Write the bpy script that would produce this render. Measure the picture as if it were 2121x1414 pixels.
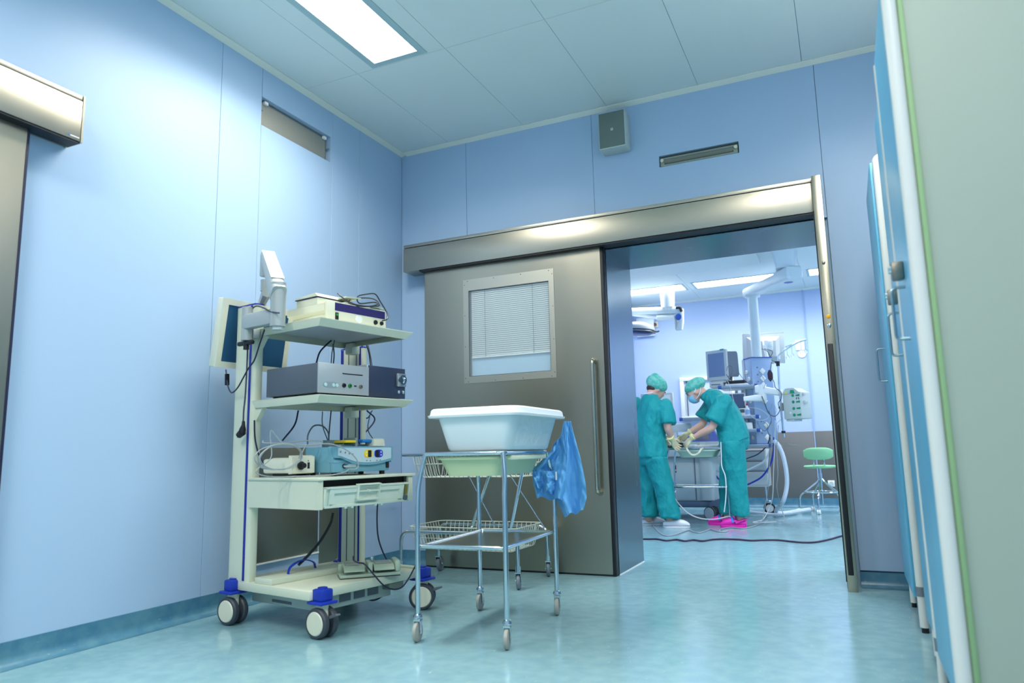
import bpy, bmesh, math, random
from mathutils import Vector as V, Matrix, noise
random.seed(7)
S = bpy.context.scene
for o in list(bpy.data.objects): bpy.data.objects.remove(o)
COL = S.collection
# ------------------------------------------------------------ camera
CX, CY, FP = 1060.5, 707.0, 1488.83
yaw, pit, rol = -0.43119659, 0.15318495, -0.02285094
cf = V((math.sin(yaw)*math.cos(pit), math.cos(yaw)*math.cos(pit), math.sin(pit)))
cr0 = V((math.cos(yaw), -math.sin(yaw), 0)); cu0 = cr0.cross(cf)
cr = cr0*math.cos(rol)+cu0*math.sin(rol); cu = -cr0*math.sin(rol)+cu0*math.cos(rol)
CAM = V((0, 0, .8))
cd = bpy.data.cameras.new('camera'); cam = bpy.data.objects.new('camera', cd); COL.objects.link(cam)
cam.matrix_world = Matrix(((cr.x, cu.x, -cf.x, CAM.x), (cr.y, cu.y, -cf.y, CAM.y), (cr.z, cu.z, -cf.z, CAM.z), (0, 0, 0, 1)))
cd.sensor_width = 36; cd.lens = FP/2121*36; cd.clip_start = .02
cd.dof.use_dof = True; cd.dof.focus_distance = 5.0; cd.dof.aperture_fstop = 2.4
S.camera = cam
# ------------------------------------------------------------ world, exposure
w = bpy.data.worlds.new('world'); S.world = w; w.use_nodes = True
w.node_tree.nodes['Background'].inputs[0].default_value = (.8, .9, 1, 1)
w.node_tree.nodes['Background'].inputs[1].default_value = .05
S.view_settings.view_transform = 'Standard'; S.view_settings.look = 'None'
S.view_settings.gamma = 1; S.view_settings.use_curve_mapping = False
S.view_settings.exposure = 0.3
LAMP = 7.0      # ceiling diffusers of the anteroom
LAMP_OR = 6.0   # ceiling diffusers of the theatre
# ------------------------------------------------------------ helpers
def at(px, py, X=None, Y=None, Z=None):
    d = cf+cr*((px-CX)/FP)-cu*((py-CY)/FP)
    if X is not None: t = (X-CAM.x)/d.x
    elif Y is not None: t = (Y-CAM.y)/d.y
    else: t = (Z-CAM.z)/d.z
    return CAM+d*t
def s2l(c):
    r = []
    for v in c[:3]:
        v /= 255; r.append(v/12.92 if v <= .04045 else ((v+.055)/1.055)**2.4)
    return (*r, 1)
MATS = {}
def mat(name, c, rough=.5, metal=0, noise_amt=0, nscale=40, bump=0, bscale=200, stretch=None, emit=0, alpha=None, trans=0, coat=0, spec=None, bdist=.002, c2=None, cscale=8):
    if name in MATS: return MATS[name]
    m = bpy.data.materials.new(name); m.use_nodes = True; N = m.node_tree.nodes; L = m.node_tree.links
    b = N['Principled BSDF']; col = s2l(c)
    b.inputs['Base Color'].default_value = col; b.inputs['Roughness'].default_value = rough; b.inputs['Metallic'].default_value = metal
    if spec is not None: b.inputs['Specular IOR Level'].default_value = spec
    if coat: b.inputs['Coat Weight'].default_value = coat; b.inputs['Coat Roughness'].default_value = .1
    if trans: b.inputs['Transmission Weight'].default_value = trans
    if alpha is not None: b.inputs['Alpha'].default_value = alpha
    if emit: b.inputs['Emission Color'].default_value = col; b.inputs['Emission Strength'].default_value = emit
    tc = N.new('ShaderNodeTexCoord'); mp = N.new('ShaderNodeMapping'); L.new(tc.outputs['Object'], mp.inputs[0])
    if stretch: mp.inputs['Scale'].default_value = stretch
    if c2 is not None:
        n = N.new('ShaderNodeTexNoise'); n.inputs['Scale'].default_value = cscale; n.inputs['Detail'].default_value = 4; L.new(mp.outputs[0], n.inputs[0])
        mx = N.new('ShaderNodeMix'); mx.data_type = 'RGBA'; mx.inputs[6].default_value = col; mx.inputs[7].default_value = s2l(c2)
        cr_ = N.new('ShaderNodeValToRGB'); cr_.color_ramp.elements[0].position = .38; cr_.color_ramp.elements[1].position = .62
        L.new(n.outputs[0], cr_.inputs[0]); L.new(cr_.outputs[0], mx.inputs[0]); L.new(mx.outputs[2], b.inputs['Base Color'])
    if noise_amt:
        n = N.new('ShaderNodeTexNoise'); n.inputs['Scale'].default_value = nscale; n.inputs['Detail'].default_value = 3; L.new(mp.outputs[0], n.inputs[0])
        mr = N.new('ShaderNodeMapRange'); mr.inputs[3].default_value = max(.02, rough-noise_amt); mr.inputs[4].default_value = rough+noise_amt
        L.new(n.outputs[0], mr.inputs[0]); L.new(mr.outputs[0], b.inputs['Roughness'])
    if bump:
        n = N.new('ShaderNodeTexNoise'); n.inputs['Scale'].default_value = bscale; n.inputs['Detail'].default_value = 3; L.new(mp.outputs[0], n.inputs[0])
        bp = N.new('ShaderNodeBump'); bp.inputs['Strength'].default_value = bump; bp.inputs['Distance'].default_value = bdist
        L.new(n.outputs[0], bp.inputs['Height']); L.new(bp.outputs[0], b.inputs['Normal'])
    MATS[name] = m; return m
def fillet(pts, rad, n=6):
    pts = [V(p) for p in pts]; out = [pts[0]]
    for a, b, c in zip(pts, pts[1:], pts[2:]):
        u = (a-b); v = (c-b); r = min(rad, u.length*.49, v.length*.49); u.normalize(); v.normalize()
        p0 = b+u*r; p1 = b+v*r
        for i in range(n+1):
            t = i/n; out.append(p0*(1-t)**2+b*2*t*(1-t)+p1*t*t)
    out.append(pts[-1]); return out
def catmull(pts, n=6):
    pts = [V(p) for p in pts]; P = [pts[0]*2-pts[1]]+pts+[pts[-1]*2-pts[-2]]; out = []
    for i in range(1, len(P)-2):
        for k in range(n):
            t = k/n; a, b, c, d = P[i-1:i+3]
            out.append(.5*((2*b)+(c-a)*t+(2*a-5*b+4*c-d)*t*t+(3*b-a-3*c+d)*t**3))
    out.append(pts[-1]); return out
class MB:
    def __init__(s, M=None): s.bm = bmesh.new(); s.M = M or Matrix()
    def _v(s, p): return s.bm.verts.new(s.M @ V(p))
    def box(s, x0, x1, y0, y1, z0, z1, bev=0, M=None, seg=2):
        x0, x1 = sorted((x0, x1)); y0, y1 = sorted((y0, y1)); z0, z1 = sorted((z0, z1))
        M = M or Matrix()
        vs = [s._v(M @ V(p)) for p in ((x0,y0,z0),(x1,y0,z0),(x1,y1,z0),(x0,y1,z0),(x0,y0,z1),(x1,y0,z1),(x1,y1,z1),(x0,y1,z1))]
        fs = [s.bm.faces.new([vs[i] for i in f]) for f in ((3,2,1,0),(4,5,6,7),(0,1,5,4),(1,2,6,5),(2,3,7,6),(3,0,4,7))]
        if bev:
            es = list({e for f in fs for e in f.edges})
            bmesh.ops.bevel(s.bm, geom=es, offset=bev, segments=seg, affect='EDGES', profile=.5)
        return s
    def hexa(s, b, t):   # bottom quad, top quad (same winding)
        vs = [s._v(p) for p in list(b)+list(t)]
        for f in ((3,2,1,0),(4,5,6,7),(0,1,5,4),(1,2,6,5),(2,3,7,6),(3,0,4,7)): s.bm.faces.new([vs[i] for i in f])
        return s
    def loft(s, rings, cap=True, closed=False):
        R = [[s._v(p) for p in r] for r in rings]; n = len(R[0])
        for a, b in (zip(R, R[1:]+R[:1]) if closed else zip(R, R[1:])):
            for i in range(n):
                j = (i+1) % n; s.bm.faces.new((a[i], a[j], b[j], b[i]))
        if cap and not closed: s.bm.faces.new(R[0][::-1]); s.bm.faces.new(R[-1])
        return s
    def tube(s, pts, r, seg=8, cap=True, closed=False):
        pts = [V(p) for p in pts]; n = len(pts); rr = r if isinstance(r, (list, tuple)) else [r]*n
        up = None; rings = []
        for i, p in enumerate(pts):
            if closed: d = pts[(i+1) % n]-pts[i-1]
            else: d = (pts[min(i+1, n-1)]-pts[max(i-1, 0)])
            if d.length < 1e-9: d = V((0, 0, 1))
            d.normalize()
            if up is None: up = d.orthogonal().normalized()
            up = (up-d*up.dot(d))
            if up.length < 1e-6: up = d.orthogonal()
            up.normalize(); sd = d.cross(up)
            rings.append([p+(up*math.cos(a)+sd*math.sin(a))*rr[i] for a in (2*math.pi*k/seg for k in range(seg))])
        return s.loft(rings, cap, closed)
    def cyl(s, p0, p1, r, r2=None, seg=20): return s.tube([p0, p1], [r, r if r2 is None else r2], seg)
    def lathe(s, prof, c=(0,0,0), ax=(0,0,1), seg=24):
        ax = V(ax).normalized(); u = ax.orthogonal().normalized(); v = ax.cross(u); c = V(c)
        return s.loft([[c+ax*h+(u*math.cos(a)+v*math.sin(a))*max(r, 1e-4) for a in (2*math.pi*k/seg for k in range(seg))] for r, h in prof])
    def ell(s, c, u, v, w, n=14, m=10):   # ellipsoid with half-axis vectors
        c = V(c); u = V(u); v = V(v); w = V(w)
        return s.loft([[c+w*math.cos(t)+(u*math.cos(a)+v*math.sin(a))*max(math.sin(t), .02) for a in (2*math.pi*k/n for k in range(n))] for t in (math.pi*j/m for j in range(m+1))])
    def ring_loft(s, rings, n=20, cap=True, p=2.0):   # rings: (centre, u, v) half vectors, superellipse power
        out = []
        for c, u, v in rings:
            c = V(c); u = V(u); v = V(v); r = []
            for k in range(n):
                a = 2*math.pi*k/n; ca, sa = math.cos(a), math.sin(a)
                r.append(c+u*math.copysign(abs(ca)**(2/p), ca)+v*math.copysign(abs(sa)**(2/p), sa))
            out.append(r)
        return s.loft(out, cap)
    def prism(s, poly, a, b, ax='z'):
        f = {'z': lambda p, h: (p[0], p[1], h), 'y': lambda p, h: (p[0], h, p[1]), 'x': lambda p, h: (h, p[0], p[1])}[ax]
        return s.loft([[f(p, a) for p in poly], [f(p, b) for p in poly]])
    def grid(s, f, nu, nv, thick=0, closed_u=False):
        P = [[s._v(f(i/(nu), j/(nv))) for j in range(nv+1)] for i in range(nu+1)]
        for i in range(nu):
            for j in range(nv): s.bm.faces.new((P[i][j], P[i+1][j], P[i+1][j+1], P[i][j+1]))
        return s
WM = {}
LPOW, LPOW_OR, SPREAD = 84.0, 38.0, 148   # W per square metre of panel light
COUNT = {}
def finish_mesh(bm, name, m, angle=.6):
    bmesh.ops.recalc_face_normals(bm, faces=bm.faces)
    for f in bm.faces: f.smooth = True
    for e in bm.edges:
        if len(e.link_faces) != 2 or e.calc_face_angle(0) > angle: e.smooth = False
    me = bpy.data.meshes.new(name); bm.to_mesh(me); bm.free()
    if m: me.materials.append(m)
    return me
def build(mb, name, m, parent=None, label=None, cat=None, group=None, kind=None, angle=.6):
    bm = mb.bm
    if parent is None:
        xs = [v.co for v in bm.verts]; lo = V([min(c[i] for c in xs) for i in range(3)]); hi = V([max(c[i] for c in xs) for i in range(3)])
        W = Matrix.Translation(V(((lo.x+hi.x)/2, (lo.y+hi.y)/2, lo.z)))
    else: W = WM[parent.name]
    bm.transform(W.inverted())
    me = finish_mesh(bm, name, m, angle)
    o = bpy.data.objects.new(name, me); COL.objects.link(o)
    if parent is None: o.matrix_world = W
    else: o.parent = parent
    WM[o.name] = W
    tagp(o, label, cat, group, kind); return o
def tagp(o, label=None, cat=None, group=None, kind=None):
    for k, v in (('label', label), ('category', cat), ('group', group), ('kind', kind)):
        if v: o[k] = v
def thing(name, label, cat, loc, rz=0, group=None):
    o = bpy.data.objects.new(name, None); COL.objects.link(o); o.empty_display_size = .1
    W = Matrix.Translation(V(loc)) @ Matrix.Rotation(rz, 4, 'Z'); o.matrix_world = W; WM[o.name] = W
    tagp(o, label, cat, group); return o
def struct(mb, name, m, parent=None, **k): return build(mb, name, m, parent, kind=('structure' if parent is None else None), **k)
def meld(mb, name, m, parent, voxel, smooth=4, fold=0, fscale=9, label=None, fdir=None):
    o = build(mb, name, m, parent, label=label)
    md = o.modifiers.new('r', 'REMESH'); md.mode = 'VOXEL'; md.voxel_size = voxel
    sm = o.modifiers.new('s', 'SMOOTH'); sm.iterations = smooth; sm.factor = .5
    dg = bpy.context.evaluated_depsgraph_get(); ev = o.evaluated_get(dg); me = bpy.data.meshes.new_from_object(ev)
    o.modifiers.clear(); old = o.data; o.data = me; bpy.data.meshes.remove(old)
    if not me.materials: me.materials.append(m)
    for p in me.polygons: p.use_smooth = True
    if fold:
        me.update(); nrm = [v.normal.copy() for v in me.vertices]
        for v, n in zip(me.vertices, nrm):
            q = V((v.co.x*fscale, v.co.y*fscale, v.co.z*fscale*.55)) if fdir is None else V([v.co[i]*fscale*fdir[i] for i in range(3)])
            h = 1-abs(noise.noise(q))*3.0
            h2 = noise.noise(q*.5+V((3, 7, 1)))
            v.co += n*fold*(h*.6+h2)
    return o
# ------------------------------------------------------------ materials
WALL = mat('wall_blue', (168, 194, 222), .42, bump=.03, bscale=300, spec=.35)
WALL2 = mat('wall_theatre', (178, 198, 232), .42, spec=.35)
CEIL = mat('ceiling_white', (222, 232, 230), .5)
TRIMW = mat('ceiling_trim', (236, 238, 226), .45)
STEEL = mat('brushed_steel', (172, 165, 148), .30, 1, noise_amt=.05, nscale=6, bump=.012, bscale=60, stretch=(1, 1, .12))
STEELH = mat('brushed_steel_horizontal', (182, 175, 158), .36, 1, noise_amt=.05, nscale=6, bump=.012, bscale=60, stretch=(.1, 1, 1))
STEELD = mat('steel_dull', (150, 145, 132), .38, 1)
CHROME = mat('chrome', (205, 215, 218), .12, 1)
BLACK = mat('black_rubber', (14, 15, 22), .5)
DARK = mat('dark_gap', (10, 12, 16), .7)
CREAM = mat('cream_enamel', (214, 218, 196), .38)
CREAM2 = mat('cream_plastic', (222, 222, 200), .45)
BLUEP = mat('blue_plastic', (22, 52, 170), .4)
GREY = mat('grey_plastic', (92, 100, 108), .45)
WHITE = mat('white_plastic', (236, 240, 238), .4)
LGREY = mat('light_grey_plastic', (196, 202, 202), .42)
ALU = mat('white_aluminium', (212, 214, 210), .35)
CABB = mat('cabinet_blue', (92, 170, 205), .35)
LIGHTM = mat('lamp_diffuser', (255, 252, 243), .5, emit=LAMP)
LIGHTO = mat('lamp_diffuser_theatre', (246, 250, 255), .5, emit=LAMP_OR)
WIRE = mat('white_wire', (205, 212, 200), .4)
CABLEG = mat('grey_cable', (150, 160, 162), .5)
CABLEW = mat('white_cable', (205, 212, 212), .45)
CABLEN = mat('navy_cable', (24, 26, 60), .45)
SCREEN = mat('dark_screen', (40, 84, 118), .25, spec=.25)
# floor: teal linoleum with mottling and pale flecks
def floor_mat(name, a, b, rough):
    m = bpy.data.materials.new(name); m.use_nodes = True; N = m.node_tree.nodes; L = m.node_tree.links; bs = N['Principled BSDF']
    tc = N.new('ShaderNodeTexCoord')
    n1 = N.new('ShaderNodeTexNoise'); n1.inputs['Scale'].default_value = 16; n1.inputs['Detail'].default_value = 6; L.new(tc.outputs['Object'], n1.inputs[0])
    r1 = N.new('ShaderNodeValToRGB'); r1.color_ramp.elements[0].position = .35; r1.color_ramp.elements[1].position = .65
    r1.color_ramp.elements[0].color = s2l(a); r1.color_ramp.elements[1].color = s2l(b); L.new(n1.outputs[0], r1.inputs[0])
    mp = N.new('ShaderNodeMapping'); mp.inputs['Scale'].default_value = (40, 14, 40); L.new(tc.outputs['Object'], mp.inputs[0])
    n2 = N.new('ShaderNodeTexNoise'); n2.inputs['Scale'].default_value = 1.6; n2.inputs['Detail'].default_value = 2; L.new(mp.outputs[0], n2.inputs[0])
    r2 = N.new('ShaderNodeValToRGB'); r2.color_ramp.elements[0].position = .70; r2.color_ramp.elements[1].position = .78
    L.new(n2.outputs[0], r2.inputs[0])
    mx = N.new('ShaderNodeMix'); mx.data_type = 'RGBA'; mx.inputs[7].default_value = s2l((178, 206, 190)); L.new(r1.outputs[0], mx.inputs[6])
    ml = N.new('ShaderNodeMath'); ml.operation = 'MULTIPLY'; ml.inputs[1].default_value = .7; L.new(r2.outputs[0], ml.inputs[0]); L.new(ml.outputs[0], mx.inputs[0])
    L.new(mx.outputs[2], bs.inputs['Base Color'])
    bs.inputs['Roughness'].default_value = rough; bs.inputs['Specular IOR Level'].default_value = .6
    n3 = N.new('ShaderNodeTexNoise'); n3.inputs['Scale'].default_value = 3; L.new(tc.outputs['Object'], n3.inputs[0])
    mr = N.new('ShaderNodeMapRange'); mr.inputs[3].default_value = rough-.06; mr.inputs[4].default_value = rough+.08; L.new(n3.outputs[0], mr.inputs[0]); L.new(mr.outputs[0], bs.inputs['Roughness'])
    bp = N.new('ShaderNodeBump'); bp.inputs['Strength'].default_value = .12; bp.inputs['Distance'].default_value = .004
    n4 = N.new('ShaderNodeTexNoise'); n4.inputs['Scale'].default_value = 14; L.new(tc.outputs['Object'], n4.inputs[0]); L.new(n4.outputs[0], bp.inputs['Height']); L.new(bp.outputs[0], bs.inputs['Normal'])
    return m
FLOOR = floor_mat('teal_linoleum', (126, 167, 178), (138, 177, 185), .16)
COVE = floor_mat('teal_linoleum_coving_dimmed', (64, 118, 146), (86, 136, 156), .35)  # same linoleum as the floor, dim light on its upright face painted in
# ------------------------------------------------------------ room shell
XL, YB, ZC = -3.115, 4.70, 3.22      # left wall, back wall, ceiling
XR, YF = .80, -2.2
OY0, OY1, OXL, OXR, OZ = 5.27, 10.4, -2.77, 3.2, 2.92
DX0, DX1, DZ = -1.415, -.076, 2.17   # door opening
fl_ = struct(MB().box(XL-.2, OXR+.1, YF-.1, OY1+.1, -.08, 0), 'floor', FLOOR)
JO = mat('joint_grey', (150, 180, 205), .6)
ce = struct(MB().box(XL-.2, XR+.1, YF-.1, YB+.1, ZC+.012, ZC+.1), 'ceiling', JO)
# ceiling panels on a .645 x 1.2 grid, with openings for lamps
xs = [-3.07, -2.656, -2.011, -1.362, -.720, -.068, .58, XR]
ys = [YF, -1.3, -.1, 1.1, 2.3, 3.5, 4.657]
LAMPS = [(1, 4), (1, 2), (5, 4), (5, 2), (3, 1)]
g = .0013
for i in range(len(xs)-1):
    for j in range(len(ys)-1):
        x0, x1, y0, y1 = xs[i]+g, xs[i+1]-g, ys[j]+g, ys[j+1]-g
        mb = MB()
        if (i, j) in LAMPS:
            a0, a1, b0, b1 = x0+.125, x1-.115, y0+.012, y1-.012
            mb.box(x0, a0, y0, y1, ZC, ZC+.012); mb.box(a1, x1, y0, y1, ZC, ZC+.012)
            mb.box(a0, a1, y0, b0, ZC, ZC+.012); mb.box(a0, a1, b1, y1, ZC, ZC+.012)
        else: mb.box(x0, x1, y0, y1, ZC, ZC+.012)
        build(mb, 'ceiling_panel', CEIL, ce)
struct(MB().prism([(XL, ZC), (-3.07, ZC), (-3.07, ZC-.006), (XL, ZC-.02)], YF, YB, 'y'), 'trim_1', TRIMW)
struct(MB().prism([(YB, ZC), (4.657, ZC), (4.657, ZC-.006), (YB, ZC-.02)], -3.07, XR, 'x'), 'trim_2', TRIMW)
FRAMEG = mat('lamp_frame', (170, 196, 200), .4)
def ceiling_lamp(x0, x1, y0, y1, z, m, label, group=None, fr=.045):
    t = thing('ceiling_light', label, 'light', ((x0+x1)/2, (y0+y1)/2, z-.004), 0, group)
    f = MB(); f.box(x0, x0+fr, y0, y1, z-.004, z+.02); f.box(x1-fr, x1, y0, y1, z-.004, z+.02)
    f.box(x0+fr, x1-fr, y0, y0+fr, z-.004, z+.02); f.box(x0+fr, x1-fr, y1-fr, y1, z-.004, z+.02)
    build(f, 'frame', FRAMEG, t)
    build(MB().box(x0+fr, x1-fr, y0+fr, y1-fr, z+.006, z+.011), 'diffuser', m, t)
    ld = bpy.data.lights.new('panel_light', 'AREA'); ld.shape = 'RECTANGLE'; ld.size = x1-x0-2*fr; ld.size_y = y1-y0-2*fr
    ld.energy = (LPOW if z > 3 else LPOW_OR)*ld.size*ld.size_y; ld.spread = math.radians(SPREAD); ld.color = (1, .975, .90) if z > 3 else (.98, .985, 1)
    lo = bpy.data.objects.new('panel_light', ld); COL.objects.link(lo); lo.parent = t; lo.location = (0, 0, .0085)
LL = {(1, 4): 'bright rectangular ceiling light seen above the left wall, nearest the back wall'}
for i, j in LAMPS:
    ceiling_lamp(xs[i]+.127, xs[i+1]-.117, ys[j]+.014, ys[j+1]-.014, ZC, LIGHTM, LL.get((i, j), 'anteroom ceiling light of the unseen rows nearer the camera'), None if (i, j) in LL else 'ceiling lights out of frame')
# left wall: backing + panels
wl = struct(MB().box(XL-.16, XL-.07, YF-.1, YB+.1, 0, ZC+.02), 'wall_left', JO)
g = .0012
def wpanel(y0, y1, z0, z1): build(MB().box(XL-.07, XL, y0+g, y1-g, z0, z1, bev=.0012, seg=1), 'wall_panel', WALL, wl)
for y0, y1 in ((YF, -1.6), (-1.6, -.4), (-.4, .8), (.8, 2.835), (2.835, 3.151), (3.829, 4.138), (4.138, YB)): wpanel(y0, y1, .09, ZC)
wpanel(3.151, 3.829, .09, 2.829)
mb = MB(); mb.box(XL-.07, XL, 3.151+g, 3.829-g, 3.014, ZC); mb.box(XL-.07, XL, 3.806, 3.829-g, 2.829, 3.014)
build(mb, 'wall_panel', WALL, wl)
# recessed grey inspection panel high in the left wall
t = thing('wall_recess_panel', 'long grey recessed panel with clips high in the left wall', 'panel', (XL-.03, 3.48, 2.83))
VENT = mat('recess_panel_grey', (150, 148, 138), .5, 0, noise_amt=.1)
f = MB(); f.box(XL-.066, XL-.035, 3.152, 3.80, 2.832, 3.008); build(f, 'frame', mat('recess_frame', (120, 128, 128), .5), t)
build(MB().box(XL-.037, XL-.031, 3.165, 3.785, 2.845, 2.995, bev=.002), 'grey_panel', VENT, t)
for y in (3.19, 3.75): build(MB().box(XL-.032, XL-.012, y, y+.03, 2.985, 3.006, bev=.003), 'clip', WHITE, t)
for y in (3.158, 3.796): build(MB().cyl((XL-.035, y, 2.92), (XL-.002, y, 2.925), .005), 'pin', CHROME, t)
# low steel plates on the left wall
t = thing('wall_air_grille', 'dull stainless steel plate low on the left wall behind the equipment cart', 'panel', (XL, 3.46, .207))
build(MB().box(XL, XL+.004, 3.172, 3.742, .207, .86, bev=.001), 'steel_plate', STEELD, t)
build(MB().box(XL, XL+.009, 3.165, 3.750, .199, .207), 'lower_edge', WHITE, t)
t = build(MB().box(XL, XL+.006, 3.757, 4.155, .12, .86, bev=.001), 'steel_wall_plate', STEELD, None, 'narrow stainless steel plate on the left wall behind the rear cart post', 'panel')
# back wall
wb = struct(MB().box(XL-.1, DX0-.005, YB+.02, OY0-.0, 0, ZC+.02).box(DX1+.005, OXR, YB+.02, OY0, 0, ZC+.02).box(DX0-.005, DX1+.005, YB+.021, OY0-.001, DZ+.005, ZC+.01), 'wall_back', JO)
def bpanel(mb): build(mb, 'wall_panel', WALL, wb)
bpanel(MB().box(XL, -2.522-g, YB, YB+.02, .09, ZC, bev=.0012, seg=1))
bpanel(MB().box(-2.522+g, -1.493-g, YB, YB+.02, .09, ZC, bev=.0012, seg=1))
RX0, RX1, RZ0, RZ1 = -1.019, -.491, 2.709, 2.789
mb = MB(); mb.box(-1.493+g, DX0-.004, YB, YB+.02, .09, 2.19); mb.box(-1.493+g, -.004-g, YB, YB+.02, 2.19, RZ0)
mb.box(-1.493+g, -.004-g, YB, YB+.02, RZ1, ZC); mb.box(-1.493+g, RX0, YB, YB+.02, RZ0, RZ1); mb.box(RX1, -.004-g, YB, YB+.02, RZ0, RZ1); bpanel(mb)
bpanel(MB().box(-.004+g, XR, YB, YB+.02, .09, ZC, bev=.0012, seg=1))
# recess lamp in back wall
t = thing('wall_recess_light', 'narrow unlit recessed fitting in the back wall right of the speaker', 'light fitting', ((RX0+RX1)/2, YB+.018, RZ0))
FIT = mat('fitting_grey', (118, 122, 112), .5)
mb = MB(); mb.box(RX0+.003, RX1-.003, YB+.017, YB+.0195, RZ0+.002, RZ1-.002)
build(mb, 'back_plate', mat('recess_dark', (60, 66, 62), .6), t)
build(MB().box(RX0+.008, RX1-.008, YB+.006, YB+.016, RZ0+.004, RZ0+.064, bev=.003), 'housing', mat('fitting_pale', (150, 160, 148), .45), t)
build(MB().tube([(RX0+.035, YB+.004, RZ0+.033), (RX1-.035, YB+.004, RZ0+.033)], .018, 12), 'tube_lamp', FIT, t)
for x in (RX0+.02, RX1-.02): build(MB().lathe([(.0, -.004), (.011, -.004), (.012, .006), (0, .008)], (x, YB+.004, RZ0+.045), (0, -1, 0), 14), 'knob', CREAM2, t)
# right and rear walls of the anteroom
struct(MB().box(XR, XR+.1, YF-.1, YB+.02, 0, ZC+.02), 'wall_right', WALL)
struct(MB().box(XL-.1, XR+.1, YF-.2, YF-.1, 0, ZC+.02), 'wall_front', WALL)
# coved skirting
def cove(n=7, h=.1, r=.045, t=.004):
    P = [(0, h), (t, h), (t, r)]
    for k in range(1, n+1):
        a = math.pi/2*k/n; P.append((t+r-r*math.cos(a), r-r*math.sin(a)+.0012))
    P.append((0, .0012)); return P
C_ = cove()
struct(MB().prism([(XL+a, b) for a, b in C_], YF, YB, 'y'), 'baseboard_left', COVE)
struct(MB().prism([(YB-a, b) for a, b in C_], XL, DX0-.06, 'x'), 'baseboard_back', COVE)
struct(MB().prism([(YB-a, b*.82) for a, b in C_], -.004, XR, 'x'), 'baseboard_back', COVE)
# steel door lining (reveal) and header
rv = struct(MB().box(DX0-.003, DX0, 4.66, OY0+.004, .004, DZ+.003).box(DX0, DX1, 4.66, OY0+.004, DZ, DZ+.003).box(DX1, DX1+.003, 4.60, OY0+.004, .004, DZ), 'trim_3', mat('lining_steel', (120, 140, 150), .26, 1, noise_amt=.05, nscale=5, stretch=(1, 1, .15)))
struct(MB().box(DX0-.001, DX0+.004, 4.66, OY0, 0, .005), 'trim_4', WHITE)
HD = struct(MB().box(-2.998, -.064, 4.545, YB, 2.189, 2.372, bev=.0015).box(-2.998, -.064, 4.548, YB, 2.378, 2.401, bev=.001), 'trim_5', STEELH, label='long horizontal stainless steel sliding door track cover')
build(MB().box(-2.99, -.07, 4.56, YB, 2.370, 2.38), 'shadow_gap', DARK, HD)
build(MB().box(-2.86, -.064, 4.552, 4.66, 2.178, 2.189), 'rubber_seal', BLACK, HD)
JB = struct(MB().box(-.072, -.020, 4.51, YB, 0, 2.402, bev=.0015), 'trim_6', STEEL, label='vertical stainless steel strike post right of the doorway')
build(MB().box(-.064, -.036, 4.497, 4.51, .09, 1.38, bev=.004), 'rubber_strip', BLACK, JB)
build(MB().box(-.0785, -.072, 4.53, 4.60, .05, 2.19), 'rubber_seal', BLACK, JB)
def button(z, m, r=.011, nm='button'):
    build(MB().lathe([(0, 0), (r, 0), (r, .004), (r*.7, .006), (0, .006)], (-.046, 4.51, z), (0, -1, 0), 18), nm, m, JB)
button(1.862, STEELD, .010, 'sensor_button'); button(1.541, mat('amber_button', (250, 180, 20), .3), .012, 'amber_button'); button(1.486, CHROME, .012, 'push_button')
# sliding door leaf with window
DR = struct(MB(), 'door_1', STEEL) if False else None
dl = MB(); wx0, wx1, wz0, wz1 = -2.462, -1.822, 1.352, 1.99
dl.box(-2.84, wx0, 4.60, 4.65, .012, 2.186); dl.box(wx1, -1.44, 4.60, 4.65, .012, 2.186); dl.box(wx0, wx1, 4.60, 4.65, .012, wz0); dl.box(wx0, wx1, 4.60, 4.65, wz1, 2.186)
DR = struct(dl, 'door_1', STEEL, label='closed-back stainless steel sliding door leaf with window')
build(MB().box(-1.44, -1.416, 4.598, 4.655, .006, 2.187, bev=.006), 'rubber_edge', BLACK, DR)
build(MB().box(-2.8415, -2.838, 4.601, 4.652, .006, 2.186), 'rubber_edge', BLACK, DR)
build(MB().box(-2.838, -1.44, 4.604, 4.648, .002, .012), 'bottom_seal', BLACK, DR)
fo = [(-2.505, 1.303), (-1.783, 1.303), (-1.783, 2.075), (-2.505, 2.075)]; fi = [(wx0, wz0), (wx1, wz0), (wx1, wz1), (wx0, wz1)]
for k in range(4):
    a, b, c, d = fo[k], fo[(k+1) % 4], fi[(k+1) % 4], fi[k]
    fs = build(MB().prism([a, b, c, d], 4.5965, 4.600, 'y'), 'window_frame', mat('frame_steel', (190, 184, 168), .38, 1), DR)
    n = 4; m_ = [(( a[0]+d[0])/2, (a[1]+d[1])/2), ((b[0]+c[0])/2, (b[1]+c[1])/2)]
    for q in range(n):
        u = (q+.12)/(n-.76); x = a[0]+(b[0]-a[0])*(.05+.3*q); z = a[1]+(b[1]-a[1])*(.05+.3*q)
        ox, oz = ((0, .012), (-.012, 0), (0, -.012), (.012, 0))[k]
        build(MB().lathe([(0, 0), (.0045, 0), (.003, .002), (0, .002)], (x+ox, 4.5965, z+oz), (0, -1, 0), 8), 'screw', STEELD, fs)
BL = MB()
bl_root = build(MB().box(wx0+.01, wx1-.008, 4.618, 4.630, 1.486, 1.496, bev=.003), 'window_blind', WHITE, DR)
SL = mat('blind_slat', (246, 250, 248), .4)
nsl = 34; me_ = None
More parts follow.
